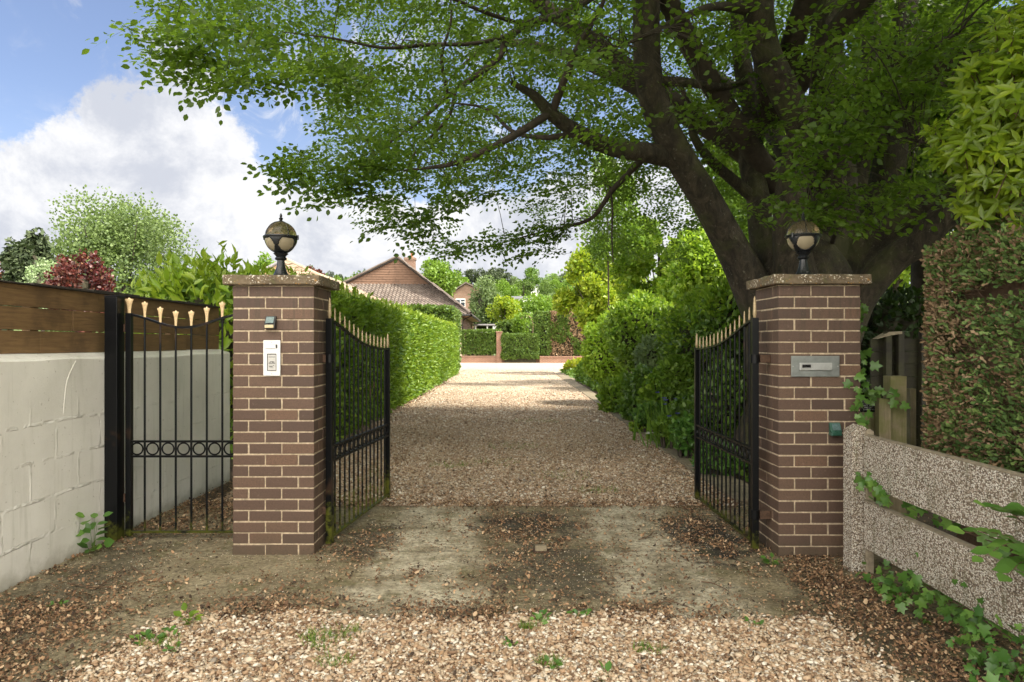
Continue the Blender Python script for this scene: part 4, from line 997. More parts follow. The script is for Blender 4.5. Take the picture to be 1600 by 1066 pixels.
boughs = [
 [(862, 175, 6.7, .045), (815, 205, 6.5, .038), (765, 232, 6.4, .032), (712, 255, 6.3, .024), (655, 264, 6.2, .012), (600, 268, 6.1, .004)],
 [(862, 178, 6.7, .045), (880, 130, 6.5, .038), (905, 70, 6.2, .03), (940, 10, 5.9, .02), (960, -60, 5.8, .01)],
 [(1010, -60, 7.1, .075), (950, -25, 6.6, .062), (905, 8, 6.3, .052), (862, 28, 6.1, .046), (822, 38, 5.9, .042), (792, 62, 5.8, .038), (778, 92, 5.7, .034), (735, 125, 5.6, .029), (700, 150, 5.5, .024), (655, 190, 5.4, .018), (610, 222, 5.3, .012), (562, 262, 5.2, .004)],
 [(712, 140, 5.5, .022), (702, 180, 5.5, .017), (672, 215, 5.5, .012), (640, 248, 5.5, .005)],
 [(1012, 240, 7.4, .05), (985, 268, 7.8, .04), (955, 300, 8.2, .034), (928, 338, 8.5, .026), (895, 352, 8.7, .02), (850, 362, 8.8, .014), (790, 378, 8.8, .008), (740, 392, 8.8, .003)],
 [(954, 292, 8.2, .014), (957, 330, 8.2, .013), (956, 370, 8.2, .010), (958, 410, 8.2, .007)],
 [(820, 40, 5.9, .028), (760, 20, 5.6, .022), (700, -5, 5.4, .016), (640, -30, 5.2, .01)],
 [(860, 30, 6.1, .03), (760, 65, 5.6, .022), (670, 70, 5.3, .02), (600, 75, 5.0, .014), (520, 60, 4.8, .009), (440, 50, 4.7, .004)],
 [(700, 150, 5.5, .02), (690, 90, 5.3, .016), (705, 30, 5.2, .012), (700, -40, 5.1, .006)],
 [(905, 208, 6.9, .035), (850, 215, 7.0, .028), (800, 205, 7.2, .022), (760, 170, 7.4, .016), (700, 160, 7.6, .008)],
 [(1250, 210, 7.7, .05), (1290, 170, 7.0, .04), (1350, 130, 6.2, .032), (1420, 95, 5.6, .022), (1500, 50, 5.2, .01)],
 [(1240, 270, 7.8, .04), (1290, 240, 6.9, .03), (1340, 220, 6.0, .022), (1400, 215, 5.4, .014), (1450, 225, 5.0, .006)],
 [(1300, 340, 8.4, .035), (1290, 300, 7.4, .03), (1270, 270, 6.3, .02), (1240, 262, 5.6, .01)],
 [(1300, 380, 8.0, .03), (1310, 340, 6.8, .022), (1290, 335, 6.0, .014), (1260, 345, 5.4, .006)],
 [(1183, 20, 7.5, .06), (1120, 10, 7.0, .045), (1060, 30, 6.4, .03), (1000, 60, 5.9, .018), (950, 75, 5.6, .007)],
]
# boughs over and behind the viewer
for a, up_ in ((-2.0, 3.4), (-1.6, 3.8), (-1.2, 3.2), (-2.5, 3.6), (-.6, 3.0), (0, 3.2), (.7, 3.5), (1.5, 3.4), (2.3, 3.4), (3.0, 3.6)):
    p_ = []
    for k in range(7):
        f = k / 6; rr = 7.6 * f; p_.append((rr * math.cos(a) + .25 * math.sin(5 * f + a), rr * math.sin(a) + .25 * math.cos(4 * f), 3.2 + up_ * math.sin(1.9 * f) + .2, .13 * (1 - f) ** .8 + .01))
    if -2.3 < a < -1.0: p_ = [(x_, y_, z_ + .8, r_) for x_, y_, z_, r_ in p_]
    boughs.append(('local', p_))
bl = []
for qi, q in enumerate(boughs):
    if q[0] != 'local' and qi in (2, 3, 6, 7, 8): q = [(a_, b_, Y_ * 1.28, r_) for a_, b_, Y_, r_ in q]
    pts = q[1] if q[0] == 'local' else L3(q)
    Tubes().add(pts, 8, 6, .05).build('bough', 'dark_bark', beech); c_ = catmull(pts, 6)
    if qi != 5: bl.append(c_)
for q in limbs: bl.append(catmull(L3(q), 6)[18:])
bough_pts = np.concatenate(bl)

# leaf sprays: a twig with leaves set alternately in one plane
def spray(nl=24, seed=0):
    r_ = np.random.default_rng(seed); pos, d = [], []; segs = []
    def twig(p0, dr, n_, ln):
        p = np.array(p0, float); dr = np.array(dr, float)
        q0 = p.copy()
        for i in range(n_):
            sd = 1 if i % 2 else -1; side = np.array([dr[1], -dr[0], 0]) * sd
            pos.append(p + side * .006); d.append(dr * .62 + side * .75 + np.array([0, 0, r_.normal(0, .18)]))
            dr = dr + np.array([r_.normal(0, .05), r_.normal(0, .03), -.02]); dr /= np.linalg.norm(dr); p = p + dr * ln
        pos.append(p); d.append(dr); segs.append((q0, p))
    twig((0, 0, 0), (0, 1, .05), 9, .052)
    for s_, y0 in ((1, .07), (-1, .13), (1, .21), (-1, .28)):
        twig((0, y0, 0), (s_ * .75, .65, 0), 4, .042)
    return np.array(pos), np.array(d), segs
SPR = [spray(seed=s_) for s_ in range(5)]
poly = np.array([(225, -900), (232, 100), (262, 104), (300, 84), (345, 78), (352, 148), (385, 142), (420, 132), (455, 126), (520, 150), (512, 195), (490, 232), (440, 272), (452, 288), (482, 292), (486, 322), (520, 326), (565, 312), (578, 355), (610, 362), (640, 398), (655, 352), (692, 350), (716, 300), (790, 322), (812, 332), (770, 366), (700, 372), (684, 392), (712, 404), (760, 392), (800, 408), (850, 392), (905, 372), (925, 420), (1000, 430), (1120, 440), (1180, 440), (1330, 420), (1600, 330), (2400, 330), (2400, -900)], float)
def inside(px, py, pg):
    c = np.zeros(len(px), bool); j = len(pg) - 1
    for i in range(len(pg)):
        xi, yi = pg[i]; xj, yj = pg[j]
        c ^= ((yi > py) != (yj > py)) & (px < (xj - xi) * (py - yi) / (yj - yi + 1e-9) + xi); j = i
    return c
def crown_sprays(N):
    """points through the crown: a wide dome round the trunk, deepest towards its rim"""
    a = rng.uniform(0, 2 * math.pi, N); r = 8.6 * rng.uniform(0, 1, N) ** .55
    x = TX + r * np.cos(a) * .98; y = TY + r * np.sin(a) * .95
    hi_ = 3.2 + 8.0 * np.sqrt(np.clip(1 - (r / 9.4) ** 2, 0, 1)); lo = 2.55 + 1.6 * np.clip(1 - r / 5.0, 0, 1) + .25 * np.sin(a * 5) + .3 * np.sin(x * 1.7) * np.sin(y * 1.9)
    z = lo + (hi_ - lo) * rng.uniform(0, 1, N) ** 1.15
    return np.stack([x, y, z], 1)
p = crown_sprays(34000)
# the near edge of the crown dips in tiers: keep the layers, thin between them
lay = lumps(p * np.array([.9, .9, 2.2]), 4, 1.3); p = p[rng.uniform(0, 1, len(p)) < np.clip(.58 + lay * .42, .10, 1)]
vis = p[:, 1] > .5
px_ = 800 + p[:, 0] / np.maximum(p[:, 1], .3) * F; py_ = 536 - (p[:, 2] - CH) / np.maximum(p[:, 1], .3) * F
infr = vis & (px_ > -150) & (px_ < 1750) & (py_ > -120) & (py_ < 1100)
keep = np.ones(len(p), bool)
ok = inside(px_ + rng.normal(0, 6, len(p)), py_ + 12 + rng.normal(0, 5, len(p)), poly)
keep &= ~infr | ok
keep &= ~(infr & (p[:, 1] < np.where(px_ < 900, 4.9, 3.9)))                                     # nothing hangs in front of the lens
limbzone = infr & (p[:, 1] < 7.6) & (px_ > 990) & (px_ < 1360)
keep &= ~(limbzone & (rng.uniform(0, 1, len(p)) < .86))
keep &= ~(infr & (p[:, 1] < 7.0) & (px_ > 1340) & (py_ > 150) & (rng.uniform(0, 1, len(p)) < .6))
keep &= ~(infr & (px_ > 540) & (px_ < 930) & (py_ > 285) & (rng.uniform(0, 1, len(p)) < .62))
hole = np.array([(712, 305), (800, 325), (815, 332), (780, 362), (705, 352)], float)
keep &= ~(infr & inside(px_, py_, hole))
keep &= ~((p[:, 1] < 2.9) & (p[:, 2] < 3.4))
keep &= ~((p[:, 0] < -.3) & (p[:, 1] < 4.4)) & ~((p[:, 0] < 1.2) & (p[:, 1] < 1.0)) & (p[:, 1] < 13.5)
p = p[keep]; infr = infr[keep]
# a few sprays placed along the boughs that can be made out against the sky
ex = []
edge_paths = [[(300, 92, 4.9), (262, 98, 4.9)], [(352, 60, 4.8), (300, 78, 4.8), (285, 88, 4.8)], [(560, 130, 5.1), (480, 118, 5.0), (400, 134, 4.9), (362, 140, 4.9)], [(640, 250, 5.6), (560, 262, 5.5), (500, 270, 5.4), (455, 278, 5.4)], [(640, 285, 5.8), (570, 300, 5.7), (500, 316, 5.7)],
              [(700, 300, 6.4), (640, 340, 6.3), (585, 352, 6.2)], [(690, 330, 6.6), (650, 380, 6.6)], [(860, 362, 8.6), (790, 378, 8.6), (730, 392, 8.6), (690, 392, 8.6)], [(850, 345, 8.4), (815, 400, 8.5)], [(880, 355, 8.6), (850, 388, 8.7)], [(760, 300, 7.4), (735, 312, 7.4)],
              [(1400, 120, 5.4), (1340, 140, 5.2), (1280, 165, 5.0)], [(1420, 170, 5.0), (1360, 190, 4.8), (1300, 205, 4.6)], [(1360, 215, 5.2), (1290, 240, 4.9), (1230, 262, 4.8)], [(1330, 300, 5.6), (1270, 325, 5.3), (1225, 330, 5.2)], [(1400, 290, 5.2), (1350, 330, 5.0), (1300, 350, 4.9)], [(1260, 60, 5.2), (1330, 75, 5.0)], [(1500, 60, 5.2), (1440, 90, 5.0)], [(1470, 130, 5.2), (1420, 160, 5.0)],
              [(1150, 60, 5.8), (1090, 80, 5.6)], [(1120, 180, 6.2), (1060, 170, 6.0)], [(1500, 250, 5.6), (1440, 290, 5.4), (1370, 350, 5.2)]]
for pth in edge_paths:
    c_ = catmull([(*P(a, b_, Y), 0) for a, b_, Y in pth], 4)[:, :3]
    for q in c_:
        for _ in range(2): ex.append(q + rng.normal(0, .09, 3) * np.array([1, 1.8, .45]))
ex = np.array(ex); p = np.concatenate([p, ex]); infr = np.concatenate([infr, np.ones(len(ex), bool)])
up2 = np.stack([rng.uniform(-.4, 7, 2200), rng.uniform(-.5, 6, 2200), rng.uniform(5.6, 8.6, 2200)], 1)     # unseen extra sprays, added above the picture to shade the entrance
p = np.concatenate([p, up2]); infr = np.concatenate([infr, np.zeros(len(up2), bool)])
rel = p - np.array([TX, TY, 0]); out = rel.copy(); out[:, 2] = 0; out = nrm(out)
parts = []; near_d = np.linalg.norm(p - np.array([0, 0, CH]), axis=1)
kind_ = rng.integers(0, 5, len(p)); twv, twf = [], []; tb = 0
for s_ in range(5):
    lp, ld, segs = SPR[s_]
    for sel, coarse in ((infr, False), (~infr, True)):
        k = np.where((kind_ == s_) & sel)[0]
        if not len(k): continue
        dd = out[k] * .8 + rng.normal(0, .7, (len(k), 3)) * np.array([1, 1, .3]) + np.array([0, 0, -.22]); nn = np.array([0, 0, 1.0]) + rng.normal(0, .42, (len(k), 3))
        B = basis(dd, nn); sc = rng.uniform(.85, 1.25, len(k))
        if coarse: lpp, ldd, ls = lp[::3], ld[::3], .125
        else: lpp, ldd, ls = lp, ld, .055
        pos = p[k][:, None] + np.einsum('nij,mj->nmi', B, lpp - np.array([0, .24, 0])) * sc[:, None, None]
        dl = np.einsum('nij,mj->nmi', B, ldd); nl = np.repeat(B[:, None, :, 2], len(lpp), 1) + rng.normal(0, .5, dl.shape)
        m_ = pos.shape[0] * pos.shape[1]; pos = pos.reshape(-1, 3); dl = dl.reshape(-1, 3); nl = nl.reshape(-1, 3)
        sz = rng.uniform(.75, 1.2, m_) * ls; tm = LEAF4 if coarse else LEAF
        dist = near_d[k].repeat(len(lpp))
        if not coarse:
            nr = dist < 8.5
            for q_, t_ in ((nr, LEAF), (~nr, LEAF4)):
                if q_.any(): parts.append(inst(t_[0], t_[1], pos[q_] - np.array([TX, TY, 0]), basis(dl[q_], nl[q_]), np.stack([sz[q_] * 1.12, sz[q_], sz[q_]], 1) * (1 if t_ is LEAF else 1.12)))
            # twigs
            kk = k[near_d[k] < 9]
            for i in kk:
                Bi = basis(dd[k == i], nn[k == i])[0]; si = sc[k == i][0]; o_ = p[i] - np.array([TX, TY, 0]) - Bi @ np.array([0, .24, 0]) * si
                for a_, b_ in segs[:1]:
                    A_, E_ = o_ + Bi @ a_ * si, o_ + Bi @ b_ * si; sd = Bi[:, 0] * .0022; upv = Bi[:, 2] * .0022
                    twv += [A_ - sd, A_ + sd, A_ + upv, E_]; twf += [(tb, tb + 1, tb + 3), (tb + 1, tb + 2, tb + 3), (tb + 2, tb, tb + 3)]; tb += 4
        else: parts.append(inst(tm[0], tm[1], pos - np.array([TX, TY, 0]), basis(dl, nl), np.stack([sz * 1.1, sz, sz], 1)))
v_, fs = join(parts); np_mesh('crown', v_, fs, 'beech_leaf', beech)
# slender branchlets from the boughs to the sprays
pl = p[infr] - np.array([TX, TY, 0]); idx = rng.choice(len(pl), min(1300, len(pl)), replace=False); pl = np.concatenate([pl[idx], ex - np.array([TX, TY, 0])])
bp = bough_pts[:, :3]
T = Tubes()
used = np.zeros(len(bp), int)
for q in pl:
    dd = np.linalg.norm(bp - q, axis=1) + used * .35; j = int(dd.argmin())
    if dd[j] > 1.5 or dd[j] < .1 or used[j] > 3 or bough_pts[j, 3] < .006: continue
    used[j] += 1
    a_ = bp[j]; m1 = a_ * .66 + q * .34 + np.array([0, 0, .10 * dd[j]]); m2 = a_ * .3 + q * .7 + np.array([0, 0, .07 * dd[j]])
    r0 = min(.003 + .003 * dd[j], bough_pts[j, 3] * .7 + .002)
    T.add([(*a_, r0), (*m1, r0 * .7), (*m2, r0 * .45), (*q, .0016)], 4, 2)
tv_, tf_ = join([(np.array(T.v), [np.array(T.f)]), (np.array(twv), [np.array(twf)])])
np_mesh('twigs', tv_, tf_, 'dark_bark', beech)
print('beech sprays', len(p), 'crown faces', sum(len(f) for f in fs))

# ================================================================== RIGHT FOREGROUND PLANTING
# conifer hedge: scale-like sprays, brown and dead on its end and lower face
cr_box = (2.74, 4.2, .6, 4.80, .45, 2.17)
ch = thing('conifer_hedge', 'clipped conifer hedge, half green and half dead brown, above the pebble faced fence', 'hedge', (3.3, 2.7, 0)); off = np.array([3.3, 2.7, 0])
def conifer(N, mat, name, fn, size, spread=.55):
    q, nn = box_surface(N, *cr_box, faces='-x+y-y+z', inset=.16, lump=.07, rnd_corner=.18)
    q[:, 2] += np.where(q[:, 2] > 1.7, .08 * np.sin(q[:, 1] * 2.1), 0)
    s_ = fn(q) + lumps(q, 7, 2.6) * .9 + lumps(q, 2, 7) * .5 + rng.normal(0, .35, N); k = s_ > 0; q, nn = q[k], nn[k]
    n_ = len(q); d = nn * .7 + rnd(n_, spread) + np.array([0, -.1, .35])
    leaves(name, mat, q - off, d, nn + rnd(n_, .8), rng.uniform(.6, 1.25, n_) * size, SCALE, ch)
br_f = lambda q: (q[:, 1] - 4.15) * 1.2 + (1.15 - q[:, 2]) * .2
conifer(95000, 'conifer_brown', 'dead_sprays', lambda q: br_f(q) + .4, .046)
conifer(80000, 'conifer_green', 'green_sprays', lambda q: -br_f(q) + .35, .052)
q, nn = box_surface(2600, *cr_box, faces='-x+y+z', inset=.1, lump=.07, rnd_corner=.3)
T = Tubes()
for a_, n_ in zip(q, nn):
    if a_[1] < 2.4: continue
    e = a_ + n_ * rng.uniform(.02, .07) + rnd(1, .045)[0] + np.array([0, 0, .03]); m_ = (a_ + e) / 2 + rnd(1, .012)[0]
    T.add([(*(a_ - n_ * .06 - off), .0028), (*(m_ - off), .002), (*(e - off), .0008)], 3, 2)
T.build('dead_twigs', 'dry_twig', ch)
MB().box(3.0 - off[0], 4.05 - off[0], .75 - off[1], 4.60 - off[1], 0, 1.92).build('inner_branches', 'dry_twig', ch)
# rhododendron over the hedge
rh = thing('rhododendron', 'bright yellow green rhododendron leaning over the conifer hedge at the top right', 'shrub', (3.5, 4.0, 0)); off = np.array([3.5, 4.0, 0])
wh = []
for cx, cy, Y, rr in ((1570, 125, 3.9, .26), (1520, 225, 4.0, .22), (1575, 220, 3.8, .28), (1630, 180, 3.7, .4), (1560, 275, 4.0, .17), (1610, 290, 3.8, .26), (1515, 318, 4.1, .09), (1640, 90, 3.8, .4), (1590, 60, 4.1, .2), (1480, 215, 4.2, .16), (1660, 280, 3.8, .5)):
    c0 = np.array(P(cx, cy, Y)); n_ = int(70 * (rr / .3) ** 1.6); wh.append(c0 + nrm(rnd(n_)) * (rr * rng.uniform(.45, 1, n_) ** .5)[:, None] * np.array([1, 1, .85]))
wh = np.concatenate(wh); N = len(wh); c0 = np.array(P(1640, 260, 4.3))
pos, d, nn = [], [], []
T = Tubes()
for q in wh:
    ax = nrm((q - c0) * np.array([1, 1, .6]) + np.array([-.1, -.35, .45]) + rng.normal(0, .3, 3)); a_ = np.cross(ax, [0.2, .3, 1]); a_ /= np.linalg.norm(a_); b_ = np.cross(ax, a_); k = rng.integers(6, 9); ph_ = rng.uniform(0, 6.28)
    for i in range(k):
        t = ph_ + 6.283 * i / k; s_ = a_ * math.cos(t) + b_ * math.sin(t); pos.append(q + ax * rng.uniform(-.03, .02)); d.append(s_ * .85 + ax * rng.uniform(.05, .65) + np.array([0, 0, -.15])); nn.append(ax + rng.normal(0, .15, 3))
    T.add([(*(q - ax * .16 - off), .004), (*(q - ax * .05 - off), .0035), (*(q - off), .003)], 4, 1)
leaves('foliage', 'rhododendron_leaf', np.array(pos) - off, np.array(d), np.array(nn), rng.uniform(.06, .105, len(pos)), LONG, rh, 1.0)
for a in range(7):
    e = wh[rng.integers(0, N)]; T.add([(*(np.array([3.6, 4.2, 0]) - off), .03), (*((e * .5 + np.array([3.6, 4.3, .9]) * .5) - off), .02), (*(e - off), .006)], 6, 4)
T.build('stems', 'dry_twig', rh)
# ivy
def ivy(name, label, paths, dens, size, mat='ivy_leaf', nrm_dir=(-.3, -1, .2), group=None, jit=.05):
    c0 = np.mean([np.mean(np.array(q_)[:, :3], 0) for q_ in paths], 0); c0[2] = 0
    root = thing(name, label, 'climber' if 'ivy' in label else 'plant', tuple(c0), 0, group); T = Tubes(); pos, d, nn = [], [], []
    for q_ in paths:
        c_ = catmull([(*a_, .003) for a_ in q_], 8); T.add([(*(np.array(a_) - c0), .0028) for a_ in q_], 4, 4)
        Ln = np.linalg.norm(np.diff(c_[:, :3], axis=0), axis=1).sum(); k = int(Ln * dens)
        for i in range(k):
            a_ = c_[rng.integers(0, len(c_))][:3] + rng.normal(0, jit, 3) * np.array([1, .5, 1]) + np.array(nrm_dir) * .03
            pos.append(a_); d.append(np.array([rng.normal(0, .6), rng.normal(-.1, .3), rng.normal(-.55, .5)])); nn.append(np.array(nrm_dir) + rng.normal(0, .35, 3))
    T.build('stems', 'dry_twig', root); leaves('foliage', mat, np.array(pos) - c0, np.array(d), np.array(nn), rng.uniform(.55, 1.25, len(pos)) * size, IVY, root); return root
ivy('ivy', 'green ivy climbing the right edge of the letterbox pier', [[P(1346, 690, 4.62), P(1341, 640, 4.56), P(1337, 600, 4.6), P(1344, 560, 4.75), P(1343, 510, 4.85), P(1340, 480, 4.9)], [P(1344, 600, 4.65), P(1358, 612, 4.8), P(1366, 618, 4.85)]], 44, .062, jit=.03)
ivy('ivy', 'ivy sprig lying on the tall timber post', [[P(1392, 620, 4.8), P(1404, 628, 4.76), P(1416, 634, 4.75)]], 40, .07, jit=.022)
ivy('ivy', 'ivy sprig between the notice and the timber posts', [[P(1376, 612, 4.8), P(1388, 614, 4.76), P(1396, 617, 4.75)]], 42, .055, jit=.02)
ivy('ivy', 'ivy growing through the gap at the left end of the concrete boards', [[P(1338, 742, 4.2), P(1356, 752, 4.13), P(1372, 772, 4.0), P(1395, 790, 3.9)], [P(1356, 750, 4.13), P(1366, 770, 4.05), P(1374, 782, 4.0)]], 60, .055, jit=.035)
ivy('ground_ivy', 'trailing ivy under the lower concrete board along the right fence', [[(2.16, 4.05, .04), (2.10, 3.7, .05), (2.16, 3.3, .08), (2.08, 2.9, .06), (2.13, 2.3, .06)], [(2.25, 3.9, .12), (2.22, 3.4, .14), (2.2, 2.8, .13), (2.2, 2.2, .12)], [(2.1, 3.0, .03), (1.98, 2.75, .03), (2.0, 2.4, .03)]], 85, .052, nrm_dir=(-.4, -.3, .9), jit=.06)
ivy('gap_ivy', 'darker ivy leaves seen through the gap between the concrete boards', [[(2.27, 3.95, .50), (2.28, 3.5, .49), (2.28, 3.0, .5), (2.3, 2.4, .5)]], 26, .06, jit=.035, nrm_dir=(-.8, -.4, .3))
# ash seedling with compound leaves leaning over the fence
sd = thing('ash_seedling', 'young sapling with toothed compound leaves leaning over the concrete boards', 'sapling', (2.14, 2.86, 0)); off = np.array([2.14, 2.86, 0])
T = Tubes(); pos, d, nn = [], [], []
stem = [(2.22, 2.9, 0), (2.2, 2.86, .35), (2.16, 2.84, .62), (2.13, 2.83, .8)]
T.add([(*(np.array(q) - off), .005) for q in stem], 5, 5)
for s_, e in (((2.17, 2.85, .58), P(1508, 832, 2.85)), ((2.16, 2.84, .66), P(1540, 792, 2.8)), ((2.18, 2.85, .52), P(1575, 900, 2.7)), ((2.15, 2.84, .7), P(1600, 800, 2.72)), ((2.17, 2.85, .6), P(1535, 872, 2.75)), ((2.2, 2.86, .5), P(1612, 870, 2.7))):
    s_, e = np.array(s_), np.array(e); T.add([(*(s_ - off), .002), (*((s_ + e) / 2 + np.array([0, 0, .03]) - off), .0018), (*(e - off), .001)], 4, 3)
    ax = nrm(e - s_)
    for t in np.linspace(.25, 1, 5):
        q = s_ + (e - s_) * t + np.array([0, 0, .03 * math.sin(3.14 * t)]); side = np.cross(ax, [0, 0, 1]); side /= np.linalg.norm(side)
        for sg_ in (1, -1):
            if t == 1: continue
            pos.append(q); d.append(side * sg_ * .8 + ax * .5 + np.array([0, 0, -.1])); nn.append(np.array([0, -.45, 1]) + rng.normal(0, .15, 3))
    pos.append(e); d.append(ax); nn.append(np.array([0, -.45, 1]))
T.build('stem', 'dry_twig', sd); leaves('foliage', 'ivy_leaf', np.array(pos) - off, np.array(d), np.array(nn), rng.uniform(.055, .08, len(pos)), LEAF, sd, 1.25)
# small weeds
def weed(label, x, y, n_, size, h=.06, mat='ivy_leaf', tm=LEAF, name='weed', spread=.05, z=0.0, group='small weeds in the gravel and paving'):
    root = thing(name, label, 'weed', (x, y, z), 0, group); a = rng.uniform(0, 6.28, n_); r = rng.uniform(0, spread, n_)
    pos = np.stack([r * np.cos(a), r * np.sin(a), rng.uniform(.01, h, n_)], 1); d = np.stack([np.cos(a), np.sin(a), rng.uniform(.1, .8, n_)], 1) + rnd(n_, .3)
    leaves('foliage', mat, pos, d, np.array([0, -.3, 1]) + rnd(n_, .35), rng.uniform(.7, 1.2, n_) * size, tm, root, 1.2)
    T = Tubes()
    for q in pos[:8]: T.add([(0, 0, 0, .0018), (*(q * .6), .0015), (*q, .001)], 3, 1)
    T.build('stems', 'grass_blade', root)
def G(px, py): Y = CH * F / (py - 536); return ((px - 800) * Y / F, Y)
weed('lobed green plant growing against the foot of the black steel post', *G(146, 862), 22, .085, .26, spread=.07)
weed('little rosette at the foot of the letterbox pier', *G(1207, 884), 14, .05, .05)
weed('clump of low green weeds in the left of the front gravel', *G(240, 1004), 36, .032, .03, spread=.1)
weed('dark curled weed at the edge of the concrete left of centre', *G(295, 978), 16, .045, .07, mat='laurel_leaf')
weed('bright green seedling in the gravel near the centre', *G(843, 976), 16, .035, .05)
weed('small seedling at the edge of the apron right of centre', *G(905, 966), 12, .03, .03)
weed('seedling in the gravel below the centre of the picture', *G(868, 1046), 14, .03, .04)
weed('low seedling in the lower middle of the gravel', *G(800, 1010), 12, .028, .03)
weed('single dark green leaf plant at the bottom edge of the gravel', *G(948, 1060), 6, .05, .02)
weed('small green seedling on the litter by the white wall', *G(92, 948), 7, .03, .02)
weed('green seedling in the gravel towards the right verge', *G(1178, 982), 8, .03, .03)
weed('tiny seedling in the left gravel', *G(275, 1022), 8, .03, .04)
# grass tufts
def grass(label, spots, N, h):
    pos = []
    for (x, y, r_) in spots: n_ = int(N / len(spots)); a = rng.uniform(0, 6.28, n_); rr = r_ * np.sqrt(rng.uniform(0, 1, n_)); pos.append(np.stack([x + rr * np.cos(a) * 1.6, y + rr * np.sin(a), np.full(n_, .008)], 1))
    pos = np.concatenate(pos); n_ = len(pos); o = leaves('grass', 'grass_blade', pos, rnd(n_, .55) + np.array([0, 0, .9]), rnd(n_, 1) + np.array([0, -.5, 0]), rng.uniform(.5, 1.2, n_) * h * (1 + .05 * pos[:, 1]), BLADE, None, 1.0)
    meta(o, label, 'grass', kind='stuff')
grass('fine grass tufts coming up through the gravel', [(*G(508, 1010), .08), (*G(520, 1040), .06), (*G(495, 1000), .05), (*G(1015, 1020), .05), (*G(860, 1040), .04), (*G(825, 985), .03), (*G(880, 745), .25), (*G(770, 725), .25), (*G(800, 700), .3), (*G(930, 770), .15), (*G(700, 730), .15), (*G(840, 660), .3), (*G(530, 995), .07), (*G(250, 1010), .06)], 1500, .045)
# fallen twigs on the concrete
for i, (pts, lab) in enumerate(((((108, 915), (150, 922), (200, 915), (238, 908)), 'long forked dead twig on the concrete by the white wall'), (((152, 922), (172, 908), (195, 890)), 'short dead twig crossing the long one by the white wall'), (((205, 888), (216, 897), (230, 902)), 'tiny dead twig beyond the forked twig on the left'),
                         (((340, 942), (370, 938), (400, 934), (412, 926)), 'thin dead twig on the concrete before the intercom pier'), (((1020, 948), (1045, 944), (1070, 950), (1085, 957)), 'curved dead twig near the gravel edge right of centre'), (((1096, 912), (1115, 916), (1138, 926)), 'dark dead twig in front of the right gate'), (((998, 846), (1012, 842), (1021, 834)), 'small hooked twig on the paler wheel track'), (((872, 637), (890, 634), (902, 632)), 'dead twig lying far up the gravel drive'))):
    T = Tubes(); q = [(*G(a, b_), .012 + .004 * (k % 2)) for k, (a, b_) in enumerate(pts)]; T.add([(*c_, .0045 - .0008 * k) for k, c_ in enumerate(q)], 5, 4, .2)
    c1 = np.array(q[1]); T.add([(*c1, .0028), (*(c1 + np.array([.05, .04, .01])), .002), (*(c1 + np.array([.09, .06, .004])), .001)], 4, 2)
    meta(T.build('fallen_twig', 'dry_twig'), lab, 'twig', 'fallen twigs')

# ================================================================== BORDER ON THE RIGHT OF THE DRIVE
def at(px, py, Y, rpx, rpy): c = P(px, py, Y); return c, (rpx * Y / F, rpx * Y / F * .9, rpy * Y / F)
def bsh(label, px, py, Y, rpx, rpy, mat, size, N, **kw):
    c, r = at(px, py, Y, rpx, rpy); return bush(kw.pop('name', 'shrub'), label, c, r, mat, size, N, **kw)
bsh('big dark green evergreen shrub behind the right drive gate', 1108, 545, 11.3, 78, 92, 'shrub_leaf', .085, 7500, up=.3, top=('lime_leaf', .2))
bsh('rounded clipped green shrub with a bright top in the right border', 1005, 522, 15.8, 60, 60, 'fresh_leaf', .10, 7500, up=.5, top=('lime_leaf', .2))
bsh('bright green shrub leaning to the drive behind the rounded one', 948, 550, 21, 38, 55, 'lime_leaf', .12, 4800, up=.4)
bsh('dark leaved shrub just above the right drive gate', 1150, 500, 9.6, 62, 62, 'shrub_leaf', .085, 4400, up=.4, top=('lime_leaf', .15))
bsh('low glossy plant with dark leaves beside the paving edge', 975, 622, 14.0, 38, 30, 'laurel_leaf', .11, 1500, core=.4)
bsh('low glossy plant with reddish stems next to the paving', 1010, 610, 12.8, 34, 34, 'shrub_leaf', .10, 1500, core=.4)
bsh('leafy perennial clump in the middle of the right border', 1040, 620, 11.2, 36, 40, 'laurel_leaf', .10, 1500, core=.4)
bsh('bright leafy clump low in the right border', 1018, 650, 10.8, 26, 18, 'ivy_leaf', .08, 700, core=.3)
bsh('round light green mound at the border corner far up the drive', 925, 582, 26, 26, 20, 'fresh_leaf', .14, 1400, core=.5)
bsh('feathery fern mound at the far corner of the border', 905, 576, 33, 22, 12, 'golden_leaf', .2, 900, core=.4)
bsh('low green clump by the foot of the right drive gate', 1075, 680, 8.4, 24, 26, 'ivy_leaf', .08, 600, core=.3)
bsh('dark ivy clump beneath the right drive gate', 1120, 720, 7.4, 34, 30, 'ivy_leaf', .075, 650, core=.3)
bsh('dark shrub seen through the upper bars of the right gate', 1140, 640, 8.6, 60, 70, 'shrub_leaf', .085, 2600, core=.5)
